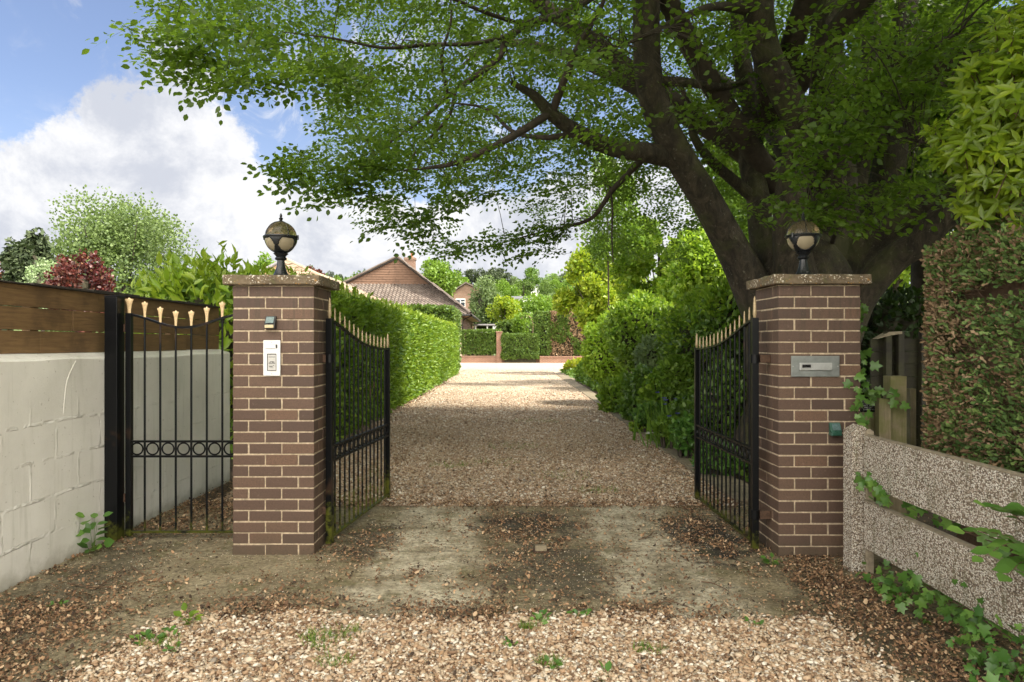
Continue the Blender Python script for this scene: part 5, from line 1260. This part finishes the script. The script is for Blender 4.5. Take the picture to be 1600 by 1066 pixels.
for lab, px, py, Y, rx, ry, mt, sz, n_ in (('pale green leafy clump between the glossy plants and the kerb', 958, 618, 15.5, 22, 20, 'lime_leaf', .09, 800), ('dark round leaved clump at the kerb in the middle of the border', 995, 640, 12.6, 26, 22, 'shrub_leaf', .09, 900),
    ('fresh green clump behind the bluebells', 1062, 590, 10.8, 34, 34, 'fresh_leaf', .085, 1500), ('small yellowish clump at the edge of the gravel verge', 1000, 668, 10.9, 16, 10, 'lime_leaf', .06, 350), ('soft green clump in front of the iris leaves', 1048, 668, 9.2, 26, 15, 'fresh_leaf', .065, 650),
    ('low dark perennial under the big evergreen shrub', 1085, 640, 9.6, 30, 26, 'shrub_leaf', .075, 900), ('bronzy twiggy shrub amid the green ones in the border', 1020, 560, 13.6, 26, 34, 'willow_leaf', .08, 1500)):
    bsh(lab, px, py, Y, rx, ry, mt, sz, n_, core=.35, spread=.8)
# iris and bluebell clump
def blades(label, px, py, Y, n_, h, fl=None, name='iris_clump'):
    x, y, _ = P(px, py, Y); root = thing(name, label, 'plant', (x, Y, 0)); pos = np.stack([rng.normal(0, .16, n_), rng.normal(0, .14, n_), np.zeros(n_)], 1)
    leaves('foliage', 'grass_blade', pos, rnd(n_, .22) + np.array([0, 0, 1]), rnd(n_, 1) + np.array([0, -.6, 0]), rng.uniform(.6, 1.1, n_) * h, BLADE, root, 1.0)
    if fl:
        for _ in range(14):
            c_ = np.array([rng.normal(0, .13), rng.normal(-.05, .1), rng.uniform(.7, 1.05) * h]); a = np.arange(6) * 1.047 + rng.uniform(0, 1)
            leaves('flower', fl, np.repeat(c_[None], 6, 0), np.stack([np.cos(a), np.sin(a), np.full(6, .4)], 1), np.tile([0., -.5, 1.], (6, 1)), .038, LEAF, root, 1.6)
blades('upright iris leaves with violet blue flowers in the right border', 1050, 600, 10.0, 130, .72, 'bluebell')
blades('low strappy clump with a few blue flowers near the gate', 1068, 630, 9.4, 90, .45, 'bluebell')
blades('arching green leaves at the front of the right border', 1058, 655, 9.3, 140, .32)
blades('patch of small white flowers at the front of the right border', 1035, 660, 9.9, 70, .16, 'white_petal', 'white_flowers')
gc = rng.uniform(0, 1, 6000); x = 2.45 + np.abs(rng.normal(0, .7, 6000)); y = rng.uniform(5.6, 34, 6000); z = np.abs(lumps(np.stack([x, y, x * 0], 1), 2, 1.7)) * .18 + .02
o = leaves('ground_cover', 'shrub_leaf', np.stack([x, y, z], 1), rnd(6000, .6) + np.array([0, -.2, .4]), rnd(6000, .4) + np.array([0, 0, 1]), rng.uniform(.05, .1, 6000) * (1 + .03 * y), LEAF); meta(o, 'low green ground cover through the right border', 'ground cover', kind='stuff')
# golden and fresh green trees behind the border
bsh('golden leaved tree overhanging the end of the border', 930, 455, 31, 56, 62, 'gold_green_leaf', .20, 13000, name='golden_tree', cat='tree', clump=26, trunk=(.09, 'dark_bark'), core=0)
bsh('lime green leaved tree just left of the beech limbs', 1030, 420, 24, 85, 70, 'lime_leaf', .19, 13000, name='golden_tree', cat='tree', clump=30, trunk=(.1, 'dark_bark'), core=0, zmin=.5)
bsh('yellow green tree close behind the left limb of the beech', 1110, 430, 20, 80, 75, 'lime_leaf', .17, 13000, name='leafy_tree', cat='tree', clump=30, trunk=(.12, 'dark_bark'), core=0, zmin=.5)
bsh('weeping birch hanging its thin strands beside the beech', 950, 330, 22, 52, 90, 'fresh_leaf', .12, 4500, name='birch_tree', cat='tree', clump=30, trunk=(.03, 'dark_bark'), core=.0, zmin=2)
bsh('fresh green tree filling the gap behind the main beech trunks', 1180, 330, 22, 90, 130, 'fresh_leaf', .2, 13000, name='leafy_tree', cat='tree', clump=34, trunk=(.14, 'dark_bark'), core=0, zmin=1)
# dark evergreens of the neighbouring garden
bsh('dark evergreen shrub under the beech behind the timber posts', 1400, 560, 9.5, 120, 110, 'dark_leaf', .10, 5000, core=.75)
bsh('tall dark tree behind the right side of the beech', 1440, 150, 12.5, 150, 190, 'shrub_leaf', .2, 12000, name='dark_tree', cat='tree', clump=46, trunk=(.2, 'dark_bark'), core=.6, zmin=1)
bsh('tall dark tree at the far right behind the rhododendron', 1640, 260, 10.5, 190, 250, 'shrub_leaf', .18, 10000, name='dark_tree', cat='tree', clump=40, trunk=(.2, 'dark_bark'), core=.6, zmin=1)
bsh('light green tree glimpsed low between the beech limbs on the right', 1400, 400, 24, 80, 70, 'lime_leaf', .22, 6000, name='leafy_tree', cat='tree', clump=20, trunk=(.12, 'dark_bark'), core=.4, zmin=1)
# ================================================================== FAR END OF THE DRIVE
wY = 49.3
def gx(px, Y=wY): return (px - 800) * Y / F
def gz(py, Y=wY): return CH - (py - 536) * Y / F
lw = thing('low_brick_wall', 'low red brick wall across the end of the drive under the trellis', 'wall', (gx(765), wY, 0))
MB().box(gx(715) - gx(765), gx(852) - gx(765), 0, .22, -.05, gz(558.5)).build('brickwork', 'red_brick', lw)
MB().box(gx(715) - gx(765), gx(852) - gx(765), -.02, .24, gz(558.5) + .002, gz(556.5)).build('coping', 'red_brick', lw, bevel=.01)
pr_ = thing('brick_pier', 'slim red brick pier between the trellis and the low clipped hedge', 'pier', (gx(780), wY - .05, 0))
MB().box(-.2, .2, -.08, .3, -.03, gz(520)).build('brickwork', 'red_brick', pr_); MB().box(-.24, .24, -.12, .34, gz(520) + .002, gz(518)).build('cap', 'red_brick', pr_, bevel=.01)
rw = thing('low_brick_wall', 'low red brick wall in front of the tall patchy hedge on the right', 'wall', (gx(890), wY - .3, 0))
MB().box(gx(843) - gx(890), gx(935) - gx(890), 0, .22, -.05, gz(559)).build('brickwork', 'red_brick', rw); MB().box(gx(843) - gx(890), gx(935) - gx(890), -.03, .24, gz(559) + .002, gz(556.5)).build('coping', 'red_brick', rw, bevel=.01)
tr = thing('trellis', 'pale timber trellis panel under the climbing hedge by the brick pier', 'trellis', (gx(749), wY + .08, 0))
x0, x1 = gx(722) - gx(749), gx(775) - gx(749)
for i in range(9): xx = x0 + (x1 - x0) * i / 8; MB().box(xx - .025, xx + .025, 0, .03, gz(557), gz(530)).build('upright', 'trellis_wood', tr)
for i in range(5): zz = gz(556 - i * 5.5); MB().box(x0, x1, .032, .06, zz - .025, zz + .025).build('slat', 'trellis_wood', tr)
def fbox(px0, px1, pyt, pyb, Y, dep): return (gx(px0, Y), gx(px1, Y), Y, Y + dep, max(0, gz(pyb, Y)), gz(pyt, Y))
hedge('climber_hedge', 'clipped climber on the trellis to the left of the brick pier', fbox(722, 776, 517, 554, wY + .0, .8), 'clipped_leaf', .17, 4200, tmpl=LEAF, core=.22)
hedge('low_hedge', 'low square clipped hedge with a sunlit top right of the brick pier', fbox(784, 842, 523, 562, wY - .35, 1.3), 'clipped_leaf', .15, 5200, tmpl=LEAF, core=.2)
hedge('tall_hedge', 'green ivy covered left end of the tall hedge at the end of the drive', fbox(837, 860, 488, 556, wY - .1, 2.0), 'clipped_leaf', .18, 4200, tmpl=LEAF, core=.25)
hedge('brown_hedge', 'tall dead brown conifer hedge with green patches at the end of the drive', fbox(858, 935, 488, 557, wY, 2.0), 'conifer_brown', .20, 6500, tmpl=SCALE, core=.2)
for a, b_, r_, l_ in ((868, 505, 14, 'upper'), (895, 540, 18, 'lower'), (905, 515, 14, 'right hand')): 
    pass
q, nn = box_surface(2600, *fbox(860, 930, 490, 556, wY - .06, 2.0), faces='-y', inset=.05, lump=.05)
k = lumps(q, 3, 1.1) > .12; q, nn = q[k], nn[k]
hh = bpy.data.objects['brown_hedge']; o_ = np.array(hh.location)
leaves('green_patches', 'clipped_leaf', q - o_, nn + rnd(len(q), .6), nn + rnd(len(q), .5), .2, LEAF, hh)
# rose arch
ra = thing('garden_arch', 'rustic arched trellis overgrown with a climber behind the low hedge', 'arch', (gx(822, 53), 53, 0))
wv = (gx(833, 53) - gx(811, 53)) / 2
for y_ in (0, .5):
    pts = [(-wv, y_, 0, .05), (-wv, y_, gz(510, 53), .05)] + [(-wv * math.cos(t), y_, gz(508, 53) + wv * 1.35 * math.sin(t), .05) for t in np.linspace(.3, math.pi - .3, 6)] + [(wv, y_, gz(510, 53), .05), (wv, y_, 0, .05)]
    Tubes().add(pts, 6, 4).build('hoop', 'trellis_wood', ra)
for z_ in np.linspace(.8, gz(512, 53), 4):
    for s_ in (-1, 1): MB().box(s_ * wv - .03, s_ * wv + .03, -.05, .55, z_ - .03, z_ + .03).build('rung', 'trellis_wood', ra)
a = rng.uniform(-.3, math.pi + .3, 700); q = np.stack([-wv * 1.08 * np.cos(a), rng.uniform(-.1, .6, 700), gz(508, 53) + wv * 1.45 * np.sin(a)], 1) + rnd(700, .09)
leaves('foliage', 'fresh_leaf', q, rnd(700), rnd(700) + np.array([0, -1, 1]), .16, LEAF, ra)
bsh('light green bushy climber at the left foot of the arch', 810, 512, 53, 8, 14, 'fresh_leaf', .22, 700)
# grey shelter roof behind the trellis
sh = thing('garden_shelter', 'small grey flat topped garden shelter behind the climber covered trellis', 'shelter', (gx(757, 64), 64, 0))
x0, x1 = gx(742, 64) - gx(757, 64), gx(772, 64) - gx(757, 64)
MB().box(x0 - .1, x1 + .1, -.1, 2.6, gz(509, 64), gz(506.5, 64)).build('roof', 'shed_grey', sh, bevel=.03)
MB().box(x0 + .1, x1 - .1, 1.9, 2.0, 0, gz(509, 64) - .01).build('back_panel', 'dark_fence_wood', sh)
for xx in (x0, (x0 + x1) / 2 + .2, x1 - .12): MB().box(xx, xx + .12, 0, .12, 0, gz(509, 64) - .004).build('post', 'white_paint', sh)
MB().box(x0 + .13, x1 - .14, .02, .06, gz(520, 64), gz(514.5, 64)).build('rail', 'shed_grey', sh)

# ================================================================== MAIN BUNGALOW
HY = 52.0
hs = thing('bungalow', 'brown tiled bungalow with a timber clad gablet and brick chimney left of the drive', 'house', (gx(610, HY), HY, 0)); hx = gx(610, HY)
def hp(px, py, Y): p_ = P(px, py, Y); return Vector((p_[0] - hx, p_[1] - HY, p_[2]))
apex = hp(621, 402, 55.5); gl = hp(536, 443.5, 55.5); gr = hp(674, 444.5, 55.5)
MB().prism([gl, gr, apex], (0, .12, 0)).build('gable_wall', 'cladding_wood', hs)
nb = 11                                                # clapboards
for i in range(nb):
    f0, f1 = i / nb, (i + .88) / nb; a0, a1 = gl.lerp(apex, f0), gl.lerp(apex, f1); b0, b1 = gr.lerp(apex, f0), gr.lerp(apex, f1); o_ = Vector((0, -.05, 0))
    MB().prism([a0 + o_, b0 + o_, b1 + o_ * .4, a1 + o_ * .4], (0, .04, 0)).build('clapboard', 'cladding_wood', hs)
def tiled(name, tl, tr_, bl_, br_, parent, mat, rows=16, wave=.24, amp=.035):
    """pantiled slope as real overlapping waved courses"""
    tl, tr_, bl_, br_ = map(np.array, (tl, tr_, bl_, br_)); n_ = np.cross(br_ - bl_, tl - bl_); n_ = n_ / np.linalg.norm(n_); n_ = n_ if n_[2] > 0 else -n_
    V_, F_ = [], []
    W_ = np.linalg.norm(br_ - bl_); K = int(W_ / wave * 6)
    for r_ in range(rows):
        f0, f1 = r_ / rows, (r_ + 1.0) / rows
        L0, R0 = bl_ + (tl - bl_) * f0, br_ + (tr_ - br_) * f0; L1, R1 = bl_ + (tl - bl_) * f1, br_ + (tr_ - br_) * f1
        b = len(V_); xd = nrm(br_ - bl_)
        def row(Lp_, Rp_, up_):
            w_ = np.linalg.norm(Rp_ - Lp_); k = max(2, int(w_ / wave * 6)); return
        for (A_, B_, up_) in ((L0, R0, .045), (L1, R1, .0)):
            for j in range(K + 1):
                q = A_ + (B_ - A_) * j / K; s_ = np.dot(q - bl_, xd); V_.append(q + n_ * (up_ + amp * math.sin(2 * math.pi * s_ / wave)))
        for j in range(K): F_.append((b + j, b + j + 1, b + K + 1 + j + 1, b + K + 1 + j))
        b2 = len(V_)                                   # the drop face of the course
        for j in range(K + 1): q = np.array(V_[b + j]); V_.append(q); 
        for j in range(K + 1): q = np.array(V_[b + j]) - n_ * .05; V_.append(q)
        for j in range(K): F_.append((b2 + j, b2 + K + 1 + j, b2 + K + 2 + j, b2 + j + 1))
    return np_mesh(name, np.array(V_), [np.array(F_)], mat, parent)
el, er = hp(440, 494, 51.0), hp(735, 491, 51.0)
tiled('front_roof', gl + Vector((0, -.05, 0)), gr + Vector((0, -.05, 0)), el, er, hs, 'pantile', 17, .30, .05)
back = Vector((0, 14, 0)); er2 = Vector((er.x, er.y + 15.6, er.z)); el2 = Vector((el.x, el.y + 15.6, el.z)); apb = apex + Vector((0, 9.5, 0))
tiled('side_roof', apex, apb, er, er2, hs, 'pantile', 14, .5, .03)
MB().poly([apex, gl, el, el2, apb]).build('far_roof', 'pantile', hs); MB().poly([apb, er2, el2]).build('rear_roof', 'pantile', hs); MB().poly([apex, apex.lerp(er, .995), gr]).build('verge_fill', 'pantile', hs)
def bar3(name, a, b_, r_, mat, par): return Tubes().add([(*a, r_), (*((Vector(a) + Vector(b_)) / 2), r_), (*b_, r_)], 8, 2).build(name, mat, par)
o_ = Vector((0, -.15, .06))
bar3('barge_tiles', apex + o_, gr.lerp(apex, -.06) + o_, .10, 'pantile', hs); bar3('barge_tiles', apex + o_, gl.lerp(apex, -.03) + o_, .09, 'pantile', hs)
bar3('hip_tiles', gr + Vector((.1, -.1, .05)), er + Vector((0, 0, .08)), .12, 'pantile', hs)
bar3('barge_board', apex + Vector((0, -.12, -.10)), gr + Vector((0, -.12, -.06)), .06, 'gutter_black', hs); bar3('barge_board', apex + Vector((0, -.12, -.10)), gl + Vector((0, -.12, -.06)), .06, 'gutter_black', hs)
bar3('gutter', el + Vector((0, -.08, -.08)), er + Vector((0, -.08, -.08)), .08, 'gutter_black', hs); bar3('gutter', er + Vector((.06, 0, -.08)), er2 + Vector((.06, 0, -.08)), .09, 'gutter_black', hs)
wx1 = er.x - .75; wz = er.z - .12
MB().box(el.x + .5, wx1, el.y + .75, el.y + 14.8, -.05, wz).build('walls', 'cream_render', hs)
MB().box(wx1 + .003, wx1 + .06, el.y + 2.2, el.y + 14.8, -.05, wz - .01).build('brick_panel', 'house_brick', hs)
MB().box(el.x + .1, er.x - .02, el.y + .05, el.y + 15.5, wz + .002, wz + .04).build('soffit', 'pale_cladding', hs)
wn = MB().box(wx1 + .061, wx1 + .10, el.y + 5, el.y + 7.5, 1.0, 2.5).build('window', 'white_paint', hs); MB().box(wx1 + .102, wx1 + .11, el.y + 5.15, el.y + 7.35, 1.12, 2.38).build('pane', 'dark_glass', wn)
wn = MB().box(wx1 - .30, wx1 - .06, el.y + .70, el.y + .748, .1, 2.9).build('window', 'white_paint', hs); MB().box(wx1 - .27, wx1 - .09, el.y + .68, el.y + .698, .3, 2.7).build('pane', 'dark_glass', wn)
Tubes().add([(*(er + Vector((.05, 1.0, -.1))), .04), (*(er + Vector((-.5, 1.0, -.35))), .04), (er.x - .66, er.y + 1.0, er.z - .8, .04), (er.x - .66, er.y + 1.0, .2, .04)], 6, 4).build('downpipe', 'gutter_black', hs)
cY = 59.5; c0, c1 = hp(632, 420, cY), hp(648, 420, cY)
chm = MB().box(c0.x, c1.x, c0.y, c0.y + .7, c0.z - 2.2, hp(0, 406, cY).z).build('chimney', 'house_brick', hs)
MB().box(c0.x - .06, c1.x + .06, c0.y - .06, c0.y + .76, hp(0, 406, cY).z + .003, hp(0, 402.5, cY).z).build('corbel', 'house_brick', chm)
MB().lathe([(.13, hp(0, 402.5, cY).z), (.12, hp(0, 400, cY).z), (.11, hp(0, 393.5, cY).z), (.14, hp(0, 392.5, cY).z)], (c0.x + c1.x) / 2 + .15, c0.y + .35, 12).build('chimney_pot', 'terracotta', chm, True)
MB().cyl(((c0.x + .1), c0.y + .3, hp(0, 402, cY).z), ((c0.x + .1), c0.y + .3, hp(0, 396, cY).z), .05, n=8).build('flue', 'shed_grey', chm)
an = thing('aerial', 'thin television aerial rising beside the bungalow chimney', 'aerial', P(628, 420, cY))
az = PZ(376, cY) - PZ(420, cY); MB().cyl((0, 0, 0), (0, 0, az), .022, n=6).build('mast', 'shed_grey', an)
for f, w_ in ((.78, .62), (.70, .30)): MB().cyl((-w_, 0, az * f), (w_ * .5, 0, az * f), .012, n=5).build('boom', 'shed_grey', an)
for k in range(5): MB().cyl((-.5 + k * .2, -.18, az * .78), (-.5 + k * .2, .18, az * .78), .009, n=5).build('element', 'shed_grey', an)

# nearer pale roof behind the left pier
GY = 24.0
gh = thing('garage_building', 'pale tiled hipped roof building with a cream boarded gablet behind the left pier', 'building', (gx(443, GY), GY, 0)); hx = gx(443, GY); HY0 = HY; HY = GY
ap, l1, r1 = hp(443, 408, 26.5), hp(408, 424, 26.5), hp(480, 438, 26.5)
l1 = hp(396, 432, 26.5)
MB().prism([l1, r1 + Vector((0, 0, .1)), ap], (0, .1, 0)).build('gable_wall', 'pale_cladding', gh)
e0, e1 = hp(330, 478, 24), hp(600, 500, 24); e1.z = e0.z = hp(0, 482, 24).z
tiled('front_roof', l1 + Vector((0, -.05, 0)), r1 + Vector((0, -.05, 0)), e0, e1, gh, 'pale_tile', 9, .3, .03)
tiled('right_roof', hp(443, 408, 26.2), hp(447, 408.6, 26.2), hp(500, 484, 23.9), hp(608, 488, 23.9), gh, 'pale_tile', 14, .3, .03)
apb = ap + Vector((3.3, 6, 0)); tiled('side_roof', ap + Vector((0, -.1, 0)), hp(560, 432, 34) if False else ap + Vector((0, 8, 0)), e1, e1 + Vector((0, 9, 0)), gh, 'pale_tile', 9, .3, .03)
MB().poly([ap, r1, e1]).build('verge_fill', 'pale_tile', gh); MB().poly([ap, l1, e0, e0 + Vector((0, 9, 0)), ap + Vector((0, 8, 0))]).build('far_roof', 'pale_tile', gh)
bar3('barge_board', ap + Vector((0, -.15, 0)), l1 + Vector((-.1, -.15, -.05)), .07, 'shed_grey', gh); bar3('barge_board', ap + Vector((0, -.15, .02)), r1 + Vector((0, -.15, 0)), .07, 'pale_tile', gh); bar3('ridge_tiles', ap + Vector((.1, -.05, .05)), e1 + Vector((0, 0, .05)), .09, 'pale_tile', gh)
MB().box(e0.x + .4, e1.x - .4, e0.y + .4, e0.y + 8.5, -.05, e0.z - .1).build('walls', 'cream_render', gh)

# ================================================================== HILLSIDE
nx_, ny_ = 50, 40; xs = np.linspace(-330, 330, nx_); ysn = np.linspace(62, 560, ny_); V_ = []
for y_ in ysn:
    for x_ in xs:
        t = np.clip((y_ - 75) / 230, 0, 1); h = 23 * t * t * (3 - 2 * t) + 1.2 * math.sin(x_ * .03 + y_ * .02) * t; V_.append((x_, y_, h - .08))
F_ = [(i * nx_ + j, i * nx_ + j + 1, (i + 1) * nx_ + j + 1, (i + 1) * nx_ + j) for i in range(ny_ - 1) for j in range(nx_ - 1)]
hl = np_mesh('hillside', np.array(V_), [np.array(F_)], 'meadow', None, True); hl['kind'] = 'structure'
def far_tree(label, px, pt, pb, w_, Y, mat, n_=2200, leaf=None, name='tree', clump=22, core=0, lump=.2, tm=LEAF4, group='trees on the far hillside', trunk='dark_bark', up=.4):
    zt, zb = PZ(pt, Y), PZ(pb, Y); c = (PX(px, Y), Y, (zt + zb) / 2); r = (w_ / 2 * Y / F, w_ / 2 * Y / F, (zt - zb) / 2)
    leaf = leaf or r[0] * .12
    return bush(name, label, c, r, mat, leaf, n_, tm, 'tree', group, clump=clump, trunk=(max(.08, r[0] * .06), trunk), core=core, zmin=-5, lump=lump, wid=1.3, up=up)
FT = [
 ('dark pine at the left end of the skyline above the far brick house', 703, 417, 455, 40, 235, 'pine_leaf', 'pine_tree'),
 ('flat topped cedar on the skyline above the willow', 741, 418, 445, 36, 240, 'pine_leaf', 'cedar_tree'),
 ('broad dark pine on the skyline, third from the left', 776, 420, 450, 50, 238, 'pine_leaf', 'pine_tree'),
 ('tall rounded green tree standing out on the middle of the skyline', 830, 418, 452, 36, 225, 'shrub_leaf', 'tree'),
 ('green tree on the skyline between the round tree and the last pines', 861, 427, 452, 22, 235, 'fresh_leaf', 'tree'),
 ('dark low pine at the right end of the skyline', 881, 428, 452, 34, 240, 'pine_leaf', 'pine_tree'),
 ('small dark pine at the edge of the golden tree on the skyline', 903, 424, 452, 24, 242, 'pine_leaf', 'pine_tree'),
 ('narrow brownish tree on the skyline right of the broad pine', 804, 430, 455, 18, 235, 'willow_leaf', 'tree'),
 ('light green tree behind the gable of the far brick house', 722, 432, 470, 40, 150, 'fresh_leaf', 'tree'),
 ('yellow green tree on the slope above the golden shrubs', 790, 440, 475, 40, 160, 'fresh_leaf', 'tree'),
 ('mid green tree above the grey roofed white house', 818, 438, 470, 38, 170, 'clipped_leaf', 'tree'),
 ('dense green tree below the white house high on the slope', 851, 438, 470, 26, 165, 'clipped_leaf', 'tree'),
 ('fresh green tree between the two small ones right of the white house', 867, 436, 468, 26, 175, 'fresh_leaf', 'tree'),
 ('bright tree on the slope above the flat roofed brick house', 888, 438, 470, 32, 172, 'fresh_leaf', 'tree'),
 ('bushy brownish green tree right behind the flat roofed house', 868, 458, 474, 34, 130, 'willow_leaf', 'tree'),
 ('dark pine on the skyline just left of the bungalow gable', 515, 424, 450, 22, 200, 'pine_leaf', 'pine_tree'),
 ('second dark pine left of the gable, beside the maroon tree', 529, 428, 450, 20, 200, 'pine_leaf', 'pine_tree'),
 ('small light green tree in front of the pines left of the gable', 524, 433, 460, 24, 120, 'fresh_leaf', 'tree'),
 ('distant maroon tree above the pale hipped roof', 490, 420, 450, 50, 110, 'maroon_leaf', 'tree'),
 ('dark pine tip peeping over the gable slope', 568, 419, 450, 14, 210, 'pine_leaf', 'pine_tree'),
 ('light green tree filling the slope between house and willow', 760, 438, 490, 50, 130, 'clipped_leaf', 'tree'),
 ('pale green tree at the right on the far slope behind the golden tree', 915, 440, 470, 34, 170, 'fresh_leaf', 'tree'),
]
for (lab, px, pt, pb, w_, Y, mt, nm) in FT: far_tree(lab, px, pt, pb, w_, Y, mt, 3200, name=nm, lump=.3 if 'pine' in nm else .2)
wm = []                                               # far off woodland as one mass behind the single trees
for i in range(300):
    px = rng.uniform(-500, 2100); Y = rng.uniform(170, 330); x = PX(px, Y); t = np.clip((Y - 75) / 230, 0, 1); h = 23 * t * t * (3 - 2 * t); r_ = rng.uniform(3, 5.5)
    if 690 < px < 930 and Y > 225: r_ *= .7
    a, b_ = ball_points(170, (x, Y, h + r_ * .7), (r_, r_, r_ * 1.0), rng.uniform(0, 50), .25, .7); wm.append(np.concatenate([a, b_], 1))
wm = np.concatenate(wm); n_ = len(wm)
o = leaves('woodland', 'clipped_leaf', wm[:, :3], wm[:, 3:] + rnd(n_, .6), wm[:, 3:] + rnd(n_, .5) + np.array([0, 0, .5]), rng.uniform(.7, 1.3, n_), LEAF4, None, 1.4); meta(o, 'far off woodland covering the hillside behind the houses', 'woodland', kind='stuff')
far_tree('light green tree growing behind the bungalow chimney', 682, 400, 475, 62, 64, 'fresh_leaf', 5500, .28, clump=34, group='garden trees beyond the drive', core=.35)
far_tree('feathery grey green willow beside the far brick house', 757, 437, 522, 60, 70, 'willow_leaf', 6500, .24, clump=40, group='garden trees beyond the drive', core=.35)
far_tree('golden shrub behind the trellis at the end of the drive', 789, 464, 530, 56, 66, 'gold_green_leaf', 4500, .26, clump=26, group='garden trees beyond the drive', name='golden_shrub')
far_tree('fresh green tree spreading behind the garden arch', 832, 458, 535, 88, 70, 'fresh_leaf', 6500, .26, clump=34, group='garden trees beyond the drive')
far_tree('green shrub between the shelter and the arch', 790, 500, 540, 46, 58, 'clipped_leaf', 3000, .24, clump=18, group='garden trees beyond the drive', name='shrub')
# left side garden trees
far_tree('large airy light green tree standing beyond the white wall', 192, 312, 560, 214, 40, 'airy_leaf', 38000, .16, clump=110, core=0, group='trees beyond the left fence', tm=LEAF, name='willow_tree')
far_tree('dark drooping conifer left of the big airy tree', 46, 362, 520, 78, 34, 'pine_leaf', 9000, .26, clump=30, group='trees beyond the left fence', name='conifer_tree', core=.5, tm=LEAF4, up=-.4)
far_tree('pale variegated shrub between the conifer and the maroon maple', 66, 408, 500, 46, 30, 'pale_leaf', 4200, .12, clump=22, group='trees beyond the left fence', name='variegated_shrub', core=.5)
far_tree('maroon maple showing above the timber fence', 122, 396, 520, 96, 17, 'maroon_leaf', 6500, .085, clump=38, group='trees beyond the left fence', name='maple_tree', core=.4, tm=LEAF)
far_tree('low maroon maple spray to the right of the main maple', 172, 436, 500, 56, 18, 'maroon_leaf', 2200, .085, clump=14, group='trees beyond the left fence', name='maple_tree', core=.0, tm=LEAF)
far_tree('copper tree at the very left edge of the picture', 2, 404, 520, 60, 42, 'maroon_leaf', 3500, .2, clump=20, group='trees beyond the left fence', name='copper_tree', core=.4)
far_tree('light green tree low behind the lamp of the left pier', 418, 396, 470, 50, 45, 'fresh_leaf', 2500, .16, clump=18, group='trees beyond the left fence', core=0)
# ---- far houses
def far_house(label, px0, px1, pw, pr, Y, dep, wall, roof, gable=None, windows=()):
    c = PX((px0 + px1) / 2, Y); root = thing('far_house', label, 'house', (c, Y, 0), 0, 'houses on the far slope'); x0, x1 = PX(px0, Y) - c, PX(px1, Y) - c; zw, zr = PZ(pw, Y), PZ(pr, Y)
    if gable is not None:                              # gable end towards the drive
        ax = PX(gable, Y) - c; MB().prism([(x0, 0, 0), (x1, 0, 0), (x1, 0, zw), (ax, 0, zr), (x0, 0, zw)], (0, dep, 0)).build('walls', wall, root)
        for a_, b_ in (((x0 - .3, zw - .15), (ax, zr + .1)), ((ax, zr + .1), (x1 + .3, zw - .15))):
            MB().prism([(a_[0], -.3, a_[1]), (b_[0], -.3, b_[1]), (b_[0], -.3, b_[1] + .2), (a_[0], -.3, a_[1] + .2)], (0, dep + .6, 0)).build('roof', roof, root)
    else:
        MB().box(x0, x1, 0, dep, 0, zw).build('walls', wall, root)
        MB().prism([(x0 - .3, -.3, zw + .003), (x0 - .3, dep / 2, zr), (x0 - .3, dep + .3, zw + .003)], (x1 - x0 + .6, 0, 0)).build('roof', roof, root)
    for (a_, b_, t_, u_, nm) in windows:
        xa, xb, za, zb = PX(a_, Y) - c, PX(b_, Y) - c, PZ(u_, Y), PZ(t_, Y); f = MB().box(xa, xb, -.08, -.003, za, zb).build('window', 'white_paint', root, bevel=.02); fw_ = (xb - xa)
        k = nm
        for i in range(k):
            q0 = xa + fw_ * (i + .1) / k; q1 = xa + fw_ * (i + .9) / k; m_ = zb - (zb - za) * .36
            MB().box(q0, q1, -.105, -.083, za + .12, (m_ - .08) if i == k - 1 else zb - .12).build('pane', 'dark_glass', f)
            if i == k - 1: MB().box(q0, q1, -.105, -.083, m_ + .04, zb - .12).build('pane', 'dark_glass', f)
far_house('red brick house with a gable and white window beyond the willow', 706, 760, 458, 444, 90, 9, 'house_brick', 'pantile', gable=728, windows=((712, 727, 467, 480, 2),))
far_house('flat roofed brown brick house with a white window, right of centre', 853, 893, 463.5, 461, 88, 8, 'house_brick', 'grey_roof', windows=((861, 875, 467, 480, 2), (893.5, 896, 467, 480, 1)))
far_house('white house with a long grey roof above the golden shrubs', 802, 842, 467, 460, 110, 9, 'white_paint', 'grey_roof', windows=((806, 812, 469, 473, 1),))
far_house('small white house higher on the slope between the trees', 829, 843, 449, 443, 190, 8, 'white_paint', 'grey_roof')
far_house('pale house half hidden left of the grey roofed white one', 770, 790, 470, 463, 115, 8, 'white_paint', 'grey_roof')
bsh('green infill shrub behind the low hedges', 850, 520, 60, 60, 30, 'fresh_leaf', .3, 3000, core=.6)
